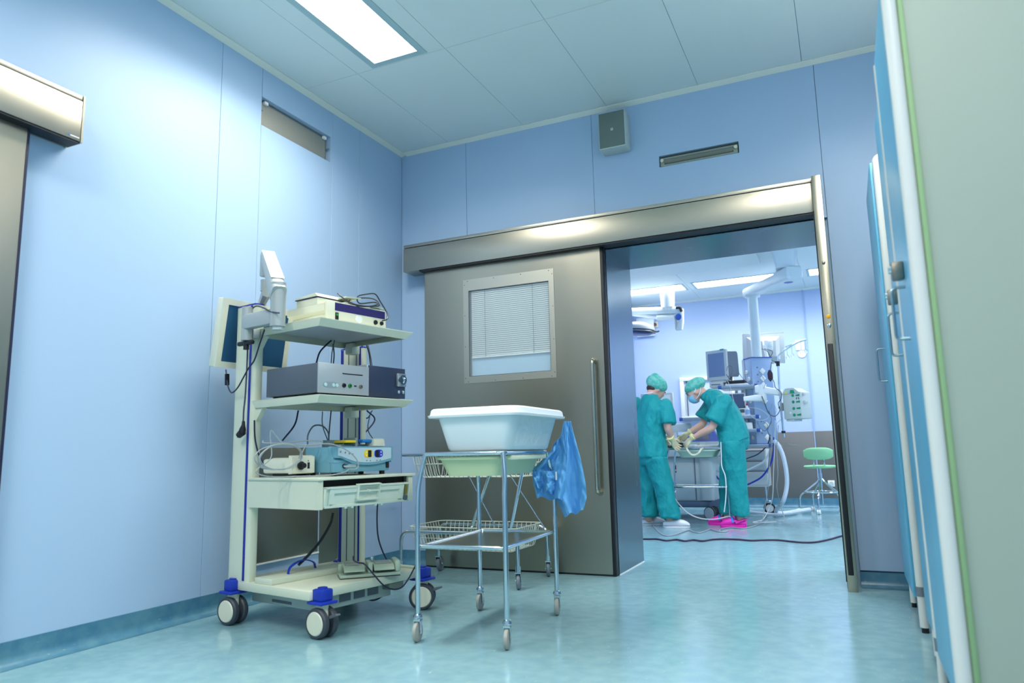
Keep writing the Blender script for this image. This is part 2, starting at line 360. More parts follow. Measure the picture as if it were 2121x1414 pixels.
for k in range(nsl):
    z = 1.504+k*(1.984-1.504)/(nsl-1)
    if me_ is None:
        R_ = Matrix.Translation((0, 4.622, z)) @ Matrix.Rotation(math.radians(-62), 4, 'X')
        s0 = build(MB().box(wx0+.012, wx1-.01, -.0055, .0055, -.0004, .0004, M=R_), 'slat', SL, bl_root); me_ = s0.data; z00 = z
    else:
        o = s0.copy(); COL.objects.link(o); o.location = (0, 0, z-z00)
for x in (-2.335, -1.955): build(MB().tube([(x, 4.614, 1.49), (x, 4.614, 1.99)], .0016, 6), 'ladder_cord', GREY, bl_root)
build(MB().box(wx0, wx1, 4.636, 4.642, 1.49, wz1), 'back_pane', mat('slat_gap_shade', (92, 104, 112), .5), DR)  # upper pane coloured dark to stand in for shade between the slats
build(MB().box(wx0, wx1, 4.636, 4.642, wz0, 1.49), 'back_pane', mat('frosted_pane', (168, 200, 222), .25), DR)
GL = mat('clear_glass', (225, 240, 245), .03, alpha=.12)
build(MB().box(wx0, wx1, 4.604, 4.607, wz0, wz1), 'glass_pane', GL, DR)
mb = MB(); mb.box(wx0, wx0+.004, 4.6, 4.64, wz0, wz1); mb.box(wx1-.004, wx1, 4.6, 4.64, wz0, wz1); mb.box(wx0, wx1, 4.6, 4.64, wz0, wz0+.004); mb.box(wx0, wx1, 4.6, 4.64, wz1-.004, wz1)
build(mb, 'window_lining', GREY, DR)
mb = MB(); mb.tube(fillet([(-1.507, 4.60, 1.40), (-1.507, 4.545, 1.40), (-1.507, 4.545, .53), (-1.507, 4.60, .53)], .035), .0125, 12)
DH = build(mb, 'door_handle', mat('handle_steel', (205, 195, 175), .2, 1), DR)
for z in (1.40, .53): build(MB().lathe([(0, 0), (.022, 0), (.022, .004), (0, .005)], (-1.507, 4.6, z), (0, -1, 0), 16), 'rosette', STEELD, DH)
# left wall sliding door
D2 = struct(MB().box(XL+.012, -3.055, .3, 1.762, .012, 2.215), 'door_2', STEEL, label='brushed steel sliding door at the left edge')
build(MB().box(XL+.008, -3.053, 1.762, 1.772, .006, 2.215), 'rubber_edge', CABLEN, D2)
H2 = struct(MB().box(XL, -3.0, .2, 1.955, 2.214, 2.405, bev=.0015).box(XL, -3.003, .2, 1.955, 2.410, 2.431, bev=.001).box(XL, -2.999, 1.957, 1.966, 2.212, 2.433), 'trim_7', STEELH, label='stainless steel track cover above the left sliding door')
build(MB().box(XL, -3.008, .2, 1.956, 2.403, 2.412), 'shadow_gap', DARK, H2)
build(MB().box(XL+.03, -3.004, .2, 1.9555, 2.206, 2.214), 'rubber_seal', BLACK, H2)
build(MB().box(-3.0, -2.999, 1.90, 1.908, 2.228, 2.234), 'blue_mark', mat('mark_blue', (40, 130, 200), .4), H2)
build(MB().box(-3.0, -2.9994, 1.909, 1.95, 2.226, 2.232), 'sticker', mat('mark_grey', (225, 222, 214), .4), H2)
# ------------------------------------------------------------ speaker
t = thing('wall_speaker', 'grey box speaker with a dark grille on the back wall under the ceiling', 'speaker', (-1.306, YB, 2.863))
build(MB().box(-1.402, -1.211, 4.573, YB, 2.863, 3.13, bev=.006), 'cabinet', mat('speaker_grey', (196, 206, 202), .5), t)
build(MB().box(-1.397, -1.216, 4.570, 4.575, 2.869, 3.124, bev=.002), 'grille', mat('grille_grey', (108, 122, 116), .7, bump=.4, bscale=900), t)
lg = build(MB().box(-1.313, -1.297, 4.5688, 4.5702, 2.988, 3.004), 'badge', WHITE, t)
build(MB().box(-1.310, -1.307, 4.568, 4.569, 2.991, 3.001).box(-1.303, -1.300, 4.568, 4.569, 2.991, 3.001).box(-1.310, -1.300, 4.568, 4.569, 2.995, 2.997), 'letter', GREY, lg)
# ------------------------------------------------------------ storage cabinets along the right wall
CABG = mat('cabinet_side_grey', (160, 172, 158), .5)
GREENG = mat('green_gasket', (138, 172, 124), .6)
def cabinet(y0, y1, xf, zt, label, post0, post1, r, hy, hz, lock):
    t = thing('storage_cabinet', label, 'cabinet', (xf+.27, (y0+y1)/2, 0))
    zb = .14; xb = XR-.03
    for px, py, pr_ in ((*post0, r), (*post1, r*.8), (xb-.02, y0+.02, .02), (xb-.02, y1-.02, .02)):
        p = build(MB().cyl((px, py, .022), (px, py, zt-.02), pr_, seg=20), 'corner_post', ALU, t)
        if px < .5:
            build(MB().cyl((px, py, .150), (px, py, .19), pr_+.0012, seg=20), 'grey_band', mat('band_grey', (110, 118, 128), .5), p)
        build(MB().cyl((px, py, 0), (px, py, .022), pr_*.75, seg=14), 'foot', BLACK, p)
    # top tubes with elbow
    build(MB().tube(fillet([(post0[0], post0[1], zt-.06), (post0[0], post0[1], zt), (xb, post0[1], zt)], r*1.2), r, 14), 'top_rail', ALU, t)
    build(MB().box(post0[0]+r*.6, xb, y0+.006, y0+.018, zb, zt-.01), 'side_panel', CABG if y0 < 2.5 else ALU, t)
    build(MB().box(post0[0]+r*.6, xb, y1-.018, y1-.006, zb, zt-.01), 'side_panel', ALU, t)
    build(MB().box(xb-.02, xb-.01, y0+.02, y1-.02, zb, zt), 'back_panel', ALU, t)
    build(MB().box(xf+.02, xb-.01, y0+.01, y1-.01, zt-.012, zt+.004), 'top_panel', ALU, t)
    build(MB().box(xf+.02, xb-.01, y0+.01, y1-.01, zb, zb+.012), 'bottom_panel', ALU, t)
    d = build(MB().box(xf, xf+.018, y0+r+.01, y1+(.01 if y0 > 2.5 else -.026), zb, zt-.01, bev=.004), 'door', CABB, t)
    build(MB().tube(fillet([(xf, hy, hz), (xf-.038, hy, hz), (xf-.038, hy, hz-.16), (xf, hy, hz-.16)], .016), .0045, 10), 'handle', mat('handle_satin', (150, 172, 180), .3, 1), d)
    if lock:
        lk = build(MB().box(xf-.034, xf, hy-.03, hy+.012, lock-.028, lock+.028, bev=.006), 'lock', STEELD, d)
        build(MB().lathe([(0, 0), (.013, 0), (.012, .008), (0, .008)], (xf-.034, hy-.009, lock+.006), (-1, 0, 0), 16), 'lock_knob', CHROME, lk)
    return t
cabinet(3.655, 4.25, .199, 2.135, 'lower blue-fronted cabinet with white rounded posts nearest the back wall', (.229, 3.66), (.226, 4.20), .019, 3.93, 1.262, None)
cabinet(2.80, 3.26, .2125, 2.14, 'narrow blue-fronted cabinet in the middle, between the near and the far cabinet', (.232, 2.80), (.232, 3.20), .014, 3.02, 1.285, 1.345)
nc = cabinet(2.04, 2.74, .197, 2.16, 'tall cabinet nearest the camera with a grey-green side panel and thick white post', (.197, 2.05), (.2075, 2.735), .0185, 2.47, 1.275, 1.325)
build(MB().box(.2155, .229, 2.036, 2.05, .14, 2.15, bev=.003), 'green_gasket', GREENG, nc)
sg = build(MB().box(.2345, .272, 2.0435, 2.046, 1.985, 2.04), 'sticker', WHITE, nc)
build(MB().box(.268, .279, 2.043, 2.0455, 2.0, 2.04), 'yellow_mark', mat('mark_yellow', (240, 225, 60), .5), sg)
# ------------------------------------------------------------ equipment cart
CN = V((-2.206, 2.6456, 0)); CTH = -0.1980
CM = Matrix.Translation(CN) @ Matrix.Rotation(CTH, 4, 'Z'); CMI = CM.inverted()
def cl(px, py, lx=None, ly=None, z=None):      # pixel -> cart-local point on a cart-local plane
    o = CMI @ CAM; d = CMI.to_3x3() @ (cf+cr*((px-CX)/FP)-cu*((py-CY)/FP))
    t = (lx-o.x)/d.x if lx is not None else (ly-o.y)/d.y if ly is not None else (z-o.z)/d.z
    return o+d*t
cart = thing('equipment_cart', 'cream and blue wheeled medical equipment cart with shelves by the left wall', 'cart', CM @ V((-.3, .33, 0)), CTH)
def C(): return MB(CM)
COLB = mat('post_blue_stripe', (14, 34, 150), .4)
def column(x0, x1, y0, y1, zt, nm, stripes):
    m = C(); P = []
    cx_, cy_, hx, hy = (x0+x1)/2, (y0+y1)/2, (x1-x0)/2, (y1-y0)/2
    m.ring_loft([((cx_, cy_, .20), (hx, 0, 0), (0, hy, 0)), ((cx_, cy_, zt), (hx, 0, 0), (0, hy, 0))], 28, p=5)
    c = build(m, nm, CREAM, cart)
    for a, b in stripes: build(C().box(a, b, y0-.0015, y0+.004, .21, zt-.002), 'blue_stripe', COLB, c)
    for a, b in stripes[:0]: build(C().box(x1-.004, x1+.0015, y0+.018, y1-.018, .21, zt-.002), 'blue_stripe', COLB, c)
    m = C(); m.ring_loft([((cx_, cy_, zt), (hx+.001, 0, 0), (0, hy+.001, 0)), ((cx_, cy_, zt+.008), (hx, 0, 0), (0, hy, 0))], 28, p=5); build(m, 'cap', COLB, c)
    return c
column(-.69, -.515, 0, .06, 1.585, 'post', [(-.558, -.542)])
rc = column(-.635, -.44, .655, .70, 1.42, 'post', [(-.62, -.598), (-.462, -.452)])
for a in (-.555, -.49): build(C().box(a, a+.006, .653, .657, .22, 1.4), 'groove', GREY, rc)
def shelf(z, nm, x0=-.52, y1=.62, th=.037):
    m = C(); i = .03
    m.loft([[(x0, 0, z-.004), (0, 0, z-.004), (0, y1, z-.004), (x0, y1, z-.004)], [(x0, 0, z), (0, 0, z), (0, y1, z), (x0, y1, z)]])
    # sloping skirt, open underneath
    o = [(x0, 0), (0, 0), (0, y1), (x0, y1)]; q = [(x0+.0, .0+i*.45), (-i, i*.45), (-i, y1-i), (x0+.0, y1-i)]
    for k in range(4):
        a, b, c, d = o[k], o[(k+1) % 4], q[(k+1) % 4], q[k]
        m.hexa([(*d, z-th), (*c, z-th), (*c, z-th+.003), (*d, z-th+.003)], [(*a, z-.004), (*b, z-.004), (b[0]*.999-.002, b[1], z-.002), (a[0]*.999-.002, a[1], z-.002)])
    s_ = build(m, nm, CREAM, cart)
    build(C().box(x0+.02, -.035, .03, y1-.04, z-.0075, z-.004), 'underside_panel', LGREY, s_)
    for y in (.60,):
        build(C().box(-.50, -.44, y-.02, y+.04, z-.075, z-.012, bev=.006), 'bracket', CREAM, s_)
    build(C().prism([(-.52, z-.11), (-.46, z-.036), (-.52, z-.036)], .02, .045, 'y'), 'bracket', CREAM, s_)
    return s_
shelf(1.452, 'shelf'); shelf(1.088, 'shelf')
# drawer housing
dh = C(); dh.box(-.53, .012, -.006, .625, .693, .705, bev=.002); dh.box(-.53, 0, 0, .012, .562, .693); dh.box(-.53, 0, .6, .612, .566, .693)
dh.box(-.53, -.518, .012, .6, .566, .693); dh.box(-.53, -.02, .012, .6, .566, .572); dh.box(-.012, .002, 0, .03, .562, .693); dh.box(-.012, .002, .582, .612, .566, .693)
dw = build(dh, 'drawer_housing', CREAM, cart)
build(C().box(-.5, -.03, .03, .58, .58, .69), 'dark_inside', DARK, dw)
DRW = mat('drawer_plastic', (214, 226, 212), .4)
TL = Matrix.Translation((0, 0, .572)) @ Matrix.Rotation(math.radians(9), 4, 'Y')
df = C(); df.box(-.02, -.008, .034, .578, 0, .088, M=TL)
df.box(-.008, .004, .034, .578, .082, .088, M=TL); df.box(-.008, .004, .034, .04, 0, .088, M=TL); df.box(-.008, .004, .572, .578, 0, .088, M=TL)
df.box(-.008, .002, .062, .068, 0, .08, M=TL); df.box(-.008, .002, .535, .540, 0, .08, M=TL)
for a, b in ((.068, .225), (.37, .535)): df.box(-.008, .001, a, b, .060, .082, M=TL)
for a in (.068, .512): df.box(-.008, .001, a, a+.022, .01, .06, M=TL)
df.box(-.008, .004, .04, .57, -.006, .004, M=TL)
for a in (.16, .2, .35, .39): df.box(-.012, .003, a, a+.014, -.014, -.004, M=TL)
dr_ = build(df, 'drawer_front', DRW, cart)
m = C(); m.box(-.008, .012, .226, .232, .022, .096, M=TL); m.box(-.008, .012, .362, .368, .022, .096, M=TL); m.box(-.008, .013, .222, .372, .092, .097, M=TL); m.box(-.008, .012, .226, .368, .02, .026, M=TL)
m.box(-.008, .008, .232, .362, .06, .066, M=TL); m.cyl(TL @ V((-.008, .297, .063)), TL @ V((.012, .297, .063)), .007, seg=12)
build(m, 'latch_box', DRW, dr_)
build(C().box(-.006, .006, .546, .566, .030, .078, M=TL, bev=.006), 'brass_latch', mat('latch_brass', (150, 138, 70), .4, .6), dr_)
build(C().box(-.006, .008, .544, .57, .0, .024, M=TL, bev=.004), 'latch_catch', GREY, dr_)
# base
bs_ = C(); bs_.box(-.70, -.045, .0, .73, .163, .204, bev=.004)
base = build(bs_, 'base', CREAM, cart)
m = C(); m.box(-.70, -.045, .705, .73, .204, .216, bev=.003); build(m, 'rear_lip', CREAM, base)
cov = build(C().box(-.47, -.335, .01, .62, .204, .231, bev=.003), 'cable_cover', CREAM, cart)
hp = [V((-.40, .15, .228)), V((-.405, .17, .262)), V((-.42, .25, .282)), V((-.435, .33, .262)), V((-.44, .35, .228))]
hm = C(); hc = catmull(hp, 6)
hm.loft([[p+V((-.009, 0, 0)), p+V((.009, 0, 0)), p+V((.009, 0, .005)), p+V((-.009, 0, .005))] for p in hc]); build(hm, 'blue_handle', BLUEP, cov)
ub = build(C().box(-.62, -.10, .10, .56, .092, .163, bev=.006), 'under_box', mat('ups_grey', (176, 188, 182), .5), cart)
for k in range(3): build(C().box(-.101, -.098, .22+k*.09, .29+k*.09, .115, .15), 'vent', GREY, ub)
build(C().box(-.45, -.3, .098, .101, .105, .118), 'vent', GREY, ub)
build(C().box(-.14, -.05, .50, .60, .13, .163, bev=.003), 'socket_box', mat('socket_grey', (110, 124, 112), .5), cart)
def bumper(x, y, sx, sy):
    m = C(); m.box(x-.035, x+.035, y-.035, y+.035, .158, .212, bev=.010); m.box(x-.05, x+.05, y-.05, y+.05, .146, .160, bev=.006)
    m.cyl((x+.012*sx, y+.012*sy, .212), (x+.012*sx, y+.012*sy, .218), .022)
    b = build(m, 'corner_bumper', BLUEP, cart); return b
def castor(x, y, ang, brake=True):
    R = Matrix.Translation((x, y, 0)) @ Matrix.Rotation(ang, 4, 'Z')
    W = CM @ R
    def K(): return MB(W)
    m = K(); m.cyl((0, 0, .10), (0, 0, .16), .026, .031); m.box(-.008, .03, -.012, .012, .06, .12, bev=.006)
    f = build(m, 'castor', CREAM, cart)
    r = .0665
    for s in (-1, 1):
        y0, y1 = s*.012, s*.043
        tm = K(); tm.lathe([(.045, 0), (r-.006, 0), (r, .006), (r, .024), (r-.006, .031), (.045, .031)], (.0, y0, r), (0, s, 0), 32)
        wh = build(tm, 'wheel', mat('tyre_dark', (60, 66, 76), .5), f)
        build(K().lathe([(0, .002), (.052, .002), (.053, .030), (.048, .035), (0, .036)], (.0, y0, r), (0, s, 0), 32), 'hub_cap', CREAM2, f)
    if brake: build(K().prism([(.055, .10), (.075, .108), (.10, .112), (.105, .106), (.085, .098), (.058, .088)], -.012, .012, 'y'), 'brake_pedal', GREY, f)
for (x, y, a, br) in ((-.625, .0, .12, False), (-.02, .055, .05, True), (-.045, .735, .62, True), (-.65, .70, .2, False)):
    bx_, by_ = x, y
    bumper(x, y, 0, 0); castor(x, y, a, br)
# ---- monitor on arm
MC = V((-2.90, 2.95, 1.455)); myaw, mpt = math.radians(84), math.radians(9)
wd = V((math.cos(myaw), math.sin(myaw), 0)); nn = V((math.sin(myaw), -math.cos(myaw), 0)); uv = V((0, 0, 1))*math.cos(mpt)+nn*(-math.sin(mpt)) if False else V((0, 0, 1))*math.cos(mpt)+nn*math.sin(mpt)
nf = wd.cross(uv); nf = nf if nf.dot(nn) > 0 else -nf
MM = Matrix(((wd.x, nf.x, uv.x, MC.x), (wd.y, nf.y, uv.y, MC.y), (wd.z, nf.z, uv.z, MC.z), (0, 0, 0, 1)))
mon = thing('monitor', 'cream flat monitor with dark screen hanging beside the cart post', 'monitor', MC-V((0, 0, .2)))
hw, hh = .235, .182; bz = .032
m = MB(MM); m.box(-hw, hw, -.055, -.006, -hh, hh, bev=.006); m.box(-hw+.05, hw-.05, -.075, -.05, -hh+.05, hh-.05, bev=.01)
build(m, 'housing', CREAM2, mon)
m = MB(MM)
for a in ((-hw, hw, hh-bz, hh), (-hw, hw, -hh, -hh+bz), (-hw, -hw+bz, -hh+bz, hh-bz), (hw-bz, hw, -hh+bz, hh-bz)): m.box(a[0], a[1], -.01, 0, a[2], a[3])
build(m, 'bezel', CREAM2, mon)
build(MB(MM).box(-hw+bz, hw-bz, -.008, -.002, -hh+bz, hh-bz), 'screen', SCREEN, mon)
arm = cart
ARM = mat('arm_silver', (176, 182, 180), .38, .25)
b0 = V((-.49, -.065, 1.48)); b1 = V((-.235, -.065, 1.475))
m = C(); m.box(-.50, -.235, -.092, -.045, 1.44, 1.515, bev=.008); arm = build(m, 'monitor_arm', ARM, cart)
m = C(); m.cyl((-.49, -.066, 1.385), (-.49, -.066, 1.555), .026); build(m, 'clamp_pivot', ARM, arm)
m = C(); m.box(-.53, -.47, -.04, 0.0, 1.40, 1.45, bev=.004); build(m, 'clamp', ARM, arm)
m = C(); m.box(-.56, -.435, -.075, -.052, 1.362, 1.385, bev=.008); m.cyl((-.495, -.062, 1.34), (-.495, -.062, 1.39), .014); build(m, 'clamp_knob', BLACK, arm)
m = C(); m.cyl((-.235, -.068, 1.425), (-.235, -.068, 1.64), .036, seg=24); build(m, 'elbow', ARM, arm)
build(C().cyl((-.235, -.068, 1.408), (-.235, -.068, 1.428), .026), 'pivot_cap', LGREY, arm)
p0 = V((-.245, -.066, 1.60)); p1 = V((-.475, .03, 1.845)); dd = (p1-p0).normalized(); sd = V((0, 1, 0)).cross(dd).cross(dd).normalized(); sd = dd.cross(V((0,0,1))).normalized(); u2 = sd.cross(dd).normalized()
m = C(); m.ring_loft([(p0-dd*.03, sd*.036, u2*.05), (p0+dd*.05, sd*.036, u2*.045), (p1-dd*.05, sd*.034, u2*.026), (p1, sd*.034, u2*.022)], 16, p=4); build(m, 'upper_arm', ARM, arm)
build(C().loft([[p0+dd*.05+sd*s*.032+u2*h for s, h in ((-1, .046), (1, .046), (1, .049), (-1, .049))], [p1+sd*s*.031+u2*h for s, h in ((-1, .022), (1, .022), (1, .026), (-1, .026))]]), 'cover_strip', WHITE, arm)
m = C(); m.cyl(p1+V((-.03, .02, .012)), p1+V((-.03, .02, -.10)), .016); m.box(p1.x-.05, p1.x-.01, p1.y-.012, p1.y+.04, p1.z-.11, p1.z+.012, bev=.008); build(m, 'head', ARM, arm)
m = C(); q_ = p1+V((-.05, .03, -.12)); m.cyl(q_, q_+V((0, 0, -.06)), .026); build(m, 'head_joint', ARM, arm)
q1 = q_+V((0, 0, -.07)); tm_ = CMI @ (MC+uv*(hh+.0)-nf*.02)
m = C(); m.box(-.012, .012, -.003, .003, 0, 1, M=Matrix.Translation((0, 0, 0)) @ Matrix.Scale(0.0001, 4)) if False else m.tube([q1+V((.03, -.01, .0)), tm_+V((0, .02, .01)), tm_+V((-.02, .06, -.02))], [.028, .022, .02], 8); build(m, 'monitor_bracket', ARM, arm)
# ---- things on the cart
def on_cart(nm, label, cat, lx, ly, z): return thing(nm, label, cat, CM @ V((lx, ly, z)), CTH)
# light source box on top shelf
t = on_cart('light_source_unit', 'cream electronic unit with a dark purple stripe on the top shelf of the cart', 'device', -.2, .23, 1.452)
X0, Y0, Y1 = -.085, .125, .485
PURP = mat('purple_panel', (52, 44, 104), .3)
m = C(); m.box(X0-.29, X0-.02, Y0+.0, Y1, 1.462, 1.50, bev=.002); m.loft([[(X0-.30, Y0, 1.50), (X0-.02, Y0, 1.50), (X0-.02, Y1, 1.50), (X0-.30, Y1, 1.50)], [(X0-.315, Y0-.018, 1.515), (X0-.02, Y0-.018, 1.515), (X0-.02, Y1+.018, 1.515), (X0-.315, Y1+.018, 1.515)], [(X0-.315, Y0-.018, 1.552), (X0-.02, Y0-.018, 1.552), (X0-.02, Y1+.018, 1.552), (X0-.315, Y1+.018, 1.552)]]); build(m, 'case', CREAM2, t)
build(C().box(X0-.02, X0, Y0-.018, Y1+.018, 1.458, 1.562, bev=.004), 'front_panel', CREAM2, t)
build(C().box(X0-.001, X0+.0015, Y0+.03, Y1+.008, 1.517, 1.558), 'purple_display', PURP, t)
sw = build(C().box(X0, X0+.004, Y0+.032, Y0+.052, 1.472, 1.508, bev=.001), 'power_switch', BLACK, t)
build(C().box(X0+.003, X0+.005, Y0+.036, Y0+.048, 1.492, 1.502), 'green_lamp', mat('green_lamp', (20, 160, 60), .4), sw)
for y, r, mm, nm in ((.185, .021, WHITE, 'dial'), (.30, .0125, BLACK, 'socket'), (.343, .011, BLACK, 'socket')):
    k_ = build(C().lathe([(0, 0), (r, 0), (r*.9, .008), (0, .01)], (X0, Y0+y, 1.492), (1, 0, 0), 20), nm, mm, t)
for x_ in (-.3, -.13):
    for y_ in (Y0+.03, Y1-.03): build(C().cyl((x_, y_, 1.452), (x_, y_, 1.464), .01, seg=10), 'foot', BLACK, t)
t = on_cart('camera_control_box', 'smaller cream box with clips resting on the unit with the purple stripe', 'device', -.27, .23, 1.552)
m = C(); m.box(-.33, -.165, .11, .30, 1.552, 1.590, bev=.003); build(m, 'body', CREAM2, t)
m = C(); m.prism([(-.335, 1.594), (-.16, 1.594), (-.175, 1.612), (-.33, 1.603)], .105, .305, 'y'); build(m, 'lid', CREAM, t)
build(C().box(-.334, -.161, .104, .306, 1.590, 1.594), 'seam', CABLEN, t)
t = on_cart('paper_stack', 'thin pale plastic holders under the coiled black cable on top of the cart', 'holder', -.14, .33, 1.553)
m = C(); m.box(-.19, -.10, .24, .34, .0, .006, M=Matrix.Translation((0, 0, 1.585)) @ Matrix.Rotation(.06, 4, 'X')); m.box(-.16, -.10, .34, .47, 0, .02, bev=.003, M=Matrix.Translation((0, 0, 1.553))); m.box(-.18, -.09, .40, .50, 0, .006, M=Matrix.Translation((0, 0, 1.574)))
m.box(-.18, -.12, .25, .33, 1.553, 1.58); build(m, 'holder', mat('holder_pale', (196, 204, 186), .5), t)
BC = mat('black_cable', (34, 38, 44), .4)
def cable(pts, r, m, nm='cable', parent=None, label=None, cat='cable', n=7, seg=7, M=None, group=None):
    mb = MB(M); mb.tube(catmull(pts, n), r, seg); return build(mb, nm, m, parent, label, cat if parent is None else None, group)
pts = [cl(699, 607, lx=-.11), cl(712, 618, lx=-.08), cl(735, 630, lx=-.075), cl(765, 634, lx=-.085), cl(784, 628, lx=-.10), cl(770, 618, lx=-.15), cl(735, 618, lx=-.16), cl(722, 626, lx=-.12), cl(745, 634, lx=-.08), cl(775, 634, lx=-.08), cl(786, 632, lx=-.08), cl(776, 626, lx=-.11), cl(745, 628, lx=-.1),
       cl(741, 614, lx=-.12), cl(760, 609, lx=-.10), cl(777, 609, lx=-.09), cl(788, 625, lx=-.08), cl(799, 643, lx=-.06), cl(804, 655, lx=-.04), cl(800, 662, lx=-.04), cl(792, 664, lx=-.075)]
for p in pts: p.z = max(p.z, 1.50)
cable([tuple(p) for p in pts], .0035, BC, 'coiled_cable', None, 'coiled black cable lying on the top unit of the cart and plugged into it', M=CM)
# processor pair on the second shelf
Z2 = 1.088
t = on_cart('video_processor', 'long dark grey processor with silver front and round sockets on the second shelf', 'device', -.23, .17, Z2)
PG = mat('processor_grey', (82, 92, 104), .45)
m = C(); m.box(-.43, -.034, .016, .328, Z2+.012, Z2+.152, bev=.003); build(m, 'case', PG, t)
build(C().box(-.034, -.026, .014, .330, Z2+.010, Z2+.154, bev=.002), 'front_panel', mat('front_silver', (176, 182, 184), .4, .3), t)
bt = build(C().ring_loft([((-.0262, .088, Z2+.05), (0, .046, 0), (0, 0, .014)), ((-.0245, .088, Z2+.05), (0, .046, 0), (0, 0, .014))], 24, p=3), 'button_strip', mat('strip_grey', (140, 156, 162), .4), t)
for y in (.056, .104, .125): build(C().lathe([(0, 0), (.009, 0), (.008, .002), (0, .002)], (-.0245, y, Z2+.05), (1, 0, 0), 16), 'button', mat('button_pale', (190, 220, 215), .4), bt)
build(C().box(-.027, -.0245, .158, .287, Z2+.107, Z2+.112), 'disc_slot', DARK, t)
for y, mm, r in ((.168, BLACK, .011), (.205, mat('socket_green', (20, 120, 40), .4), .011), (.275, STEELD, .011)):
    s_ = build(C().lathe([(r*.4, 0), (r, 0), (r*.9, .006), (r*.5, .007), (r*.4, .002), (0, .002)], (-.026, y, Z2+.052), (1, 0, 0), 16), 'socket', mm, t)
build(C().box(-.026, -.024, .233, .247, Z2+.050, Z2+.056), 'port', DARK, t)
for x_ in (-.4, -.07):
    for y_ in (.05, .29): build(C().cyl((x_, y_, Z2), (x_, y_, Z2+.013), .012, seg=10), 'foot', BLACK, t)
t = on_cart('light_unit', 'blue-black unit with a silver light guide connector right of the grey processor', 'device', -.23, .46, Z2)
NV = mat('navy_case', (44, 56, 82), .4)
m = C(); m.box(-.40, -.05, .34, .605, Z2+.010, Z2+.166, bev=.003); build(m, 'case', NV, t)
build(C().box(-.052, -.046, .338, .607, Z2+.008, Z2+.168, bev=.002), 'front_panel', NV, t)
build(C().box(-.30, -.04, .328, .338, Z2+.15, Z2+.170, bev=.002), 'edge_trim', LGREY, t)
k_ = build(C().box(-.046, -.03, .535, .60, Z2+.07, Z2+.14, bev=.004), 'light_guide_socket', mat('socket_silver', (170, 178, 182), .3, .8), t)
build(C().lathe([(.012, 0), (.026, 0), (.026, .012), (.018, .012), (.016, .004), (0, .004)], (-.03, .565, Z2+.105), (1, 0, 0), 22), 'ring', CHROME, k_)
for y in (.553, .585): build(C().lathe([(.004, 0), (.010, 0), (.009, .007), (0, .003)], (-.046, y, Z2+.042), (1, 0, 0), 16), 'socket', CHROME, t)
for x_ in (-.37, -.08):
    for y_ in (.37, .58): build(C().cyl((x_, y_, Z2), (x_, y_, Z2+.012), .012, seg=10), 'foot', BLACK, t)
# teal electrosurgical unit on drawer top
Z3 = .705
t = on_cart('electrosurgical_unit', 'teal electrosurgical unit with yellow and blue buttons above the drawer', 'device', -.2, .36, Z3)
TEAL = mat('teal_case', (108, 164, 184), .42)
fx = -.10
m = C(); m.box(-.33, fx-.04, .185, .56, Z3+.018, Z3+.142, bev=.004); m.box(fx-.04, fx-.012, .185, .556, Z3+.018, Z3+.08, bev=.004)
m.loft([[(fx-.05, .183, Z3+.066), (fx-.01, .183, Z3+.066), (fx-.05, .183, Z3+.144)] , [(fx-.05, .57, Z3+.06), (fx-.01, .57, Z3+.06), (fx-.05, .57, Z3+.144)]])
build(m, 'case', TEAL, t)
def fp(y, z, o=0): return (fx+.0+o, y, z)
pn = []; 
pl_ = [(.19, Z3+.142), (.568, Z3+.142), (.57, Z3+.072)]+[(.57-.28*k/10, Z3+.072-.022*math.sin(math.pi*k/12)) for k in range(1, 11)]+[(.22, Z3+.088), (.19, Z3+.088)]
m = C(); m.prism(pl_, fx-.04, fx, 'x'); build(m, 'front_hood', TEAL, t)
pl2 = [(.2, Z3+.136), (.556, Z3+.136), (.556, Z3+.08)]+[(.55-.25*k/10, Z3+.08-.018*math.sin(math.pi*k/12)) for k in range(1, 11)]+[(.225, Z3+.094), (.2, Z3+.1)]
fpn = build(C().prism(pl2, fx, fx+.002, 'x'), 'control_panel', mat('panel_pale', (188, 210, 220), .4), t)
YEL = mat('yellow_plastic', (246, 214, 40), .4); BLB = mat('blue_button', (30, 56, 190), .4)
for y0, mm in ((.37, YEL), (.44, BLB)):
    o_ = build(C().ring_loft([((fx+.002, y0+.026, Z3+.106), (0, .029, 0), (0, 0, .020)), ((fx+.004, y0+.026, Z3+.106), (0, .029, 0), (0, 0, .020))], 20, p=3), 'button_pad', mm, fpn)
    s_ = -1 if mm is YEL else 1
    yy = y0+.034 if mm is YEL else y0+.016
    build(C().box(fx+.0035, fx+.005, yy-.012, yy+.011, Z3+.089, Z3+.123), 'display', DARK, fpn)
    ya = y0+.011 if mm is YEL else y0+.042
    for z_, s2 in ((Z3+.114, 1), (Z3+.098, -1)): build(C().prism([(ya-.005, z_-.004*s2), (ya+.005, z_-.004*s2), (ya, z_+.005*s2)], fx+.004, fx+.005, 'x'), 'arrow', WHITE, fpn)
INK = mat('ink_grey', (110, 120, 150), .5)
for k, (y, z) in enumerate(((.215, .122), (.245, .118), (.27, .113), (.293, .108), (.385, .074), (.41, .073), (.455, .074), (.478, .075))): build(C().box(fx+.002, fx+.0026, y-.004, y+.004, Z3+z-.005 if k > 3 else Z3+z-.009, Z3+z), 'symbol', INK, fpn)
sk = build(C().lathe([(.006, 0), (.012, 0), (.012, .004), (0, .002)], (fx-.012, .25, Z3+.048), (1, 0, 0), 16), 'socket', BLACK, t)
build(C().tube([(fx-.012, .25, Z3+.048), (fx+.02, .262, Z3+.05), (fx+.05, .275, Z3+.05)], [.009, .008, .006], 12), 'plug', CHROME, t)
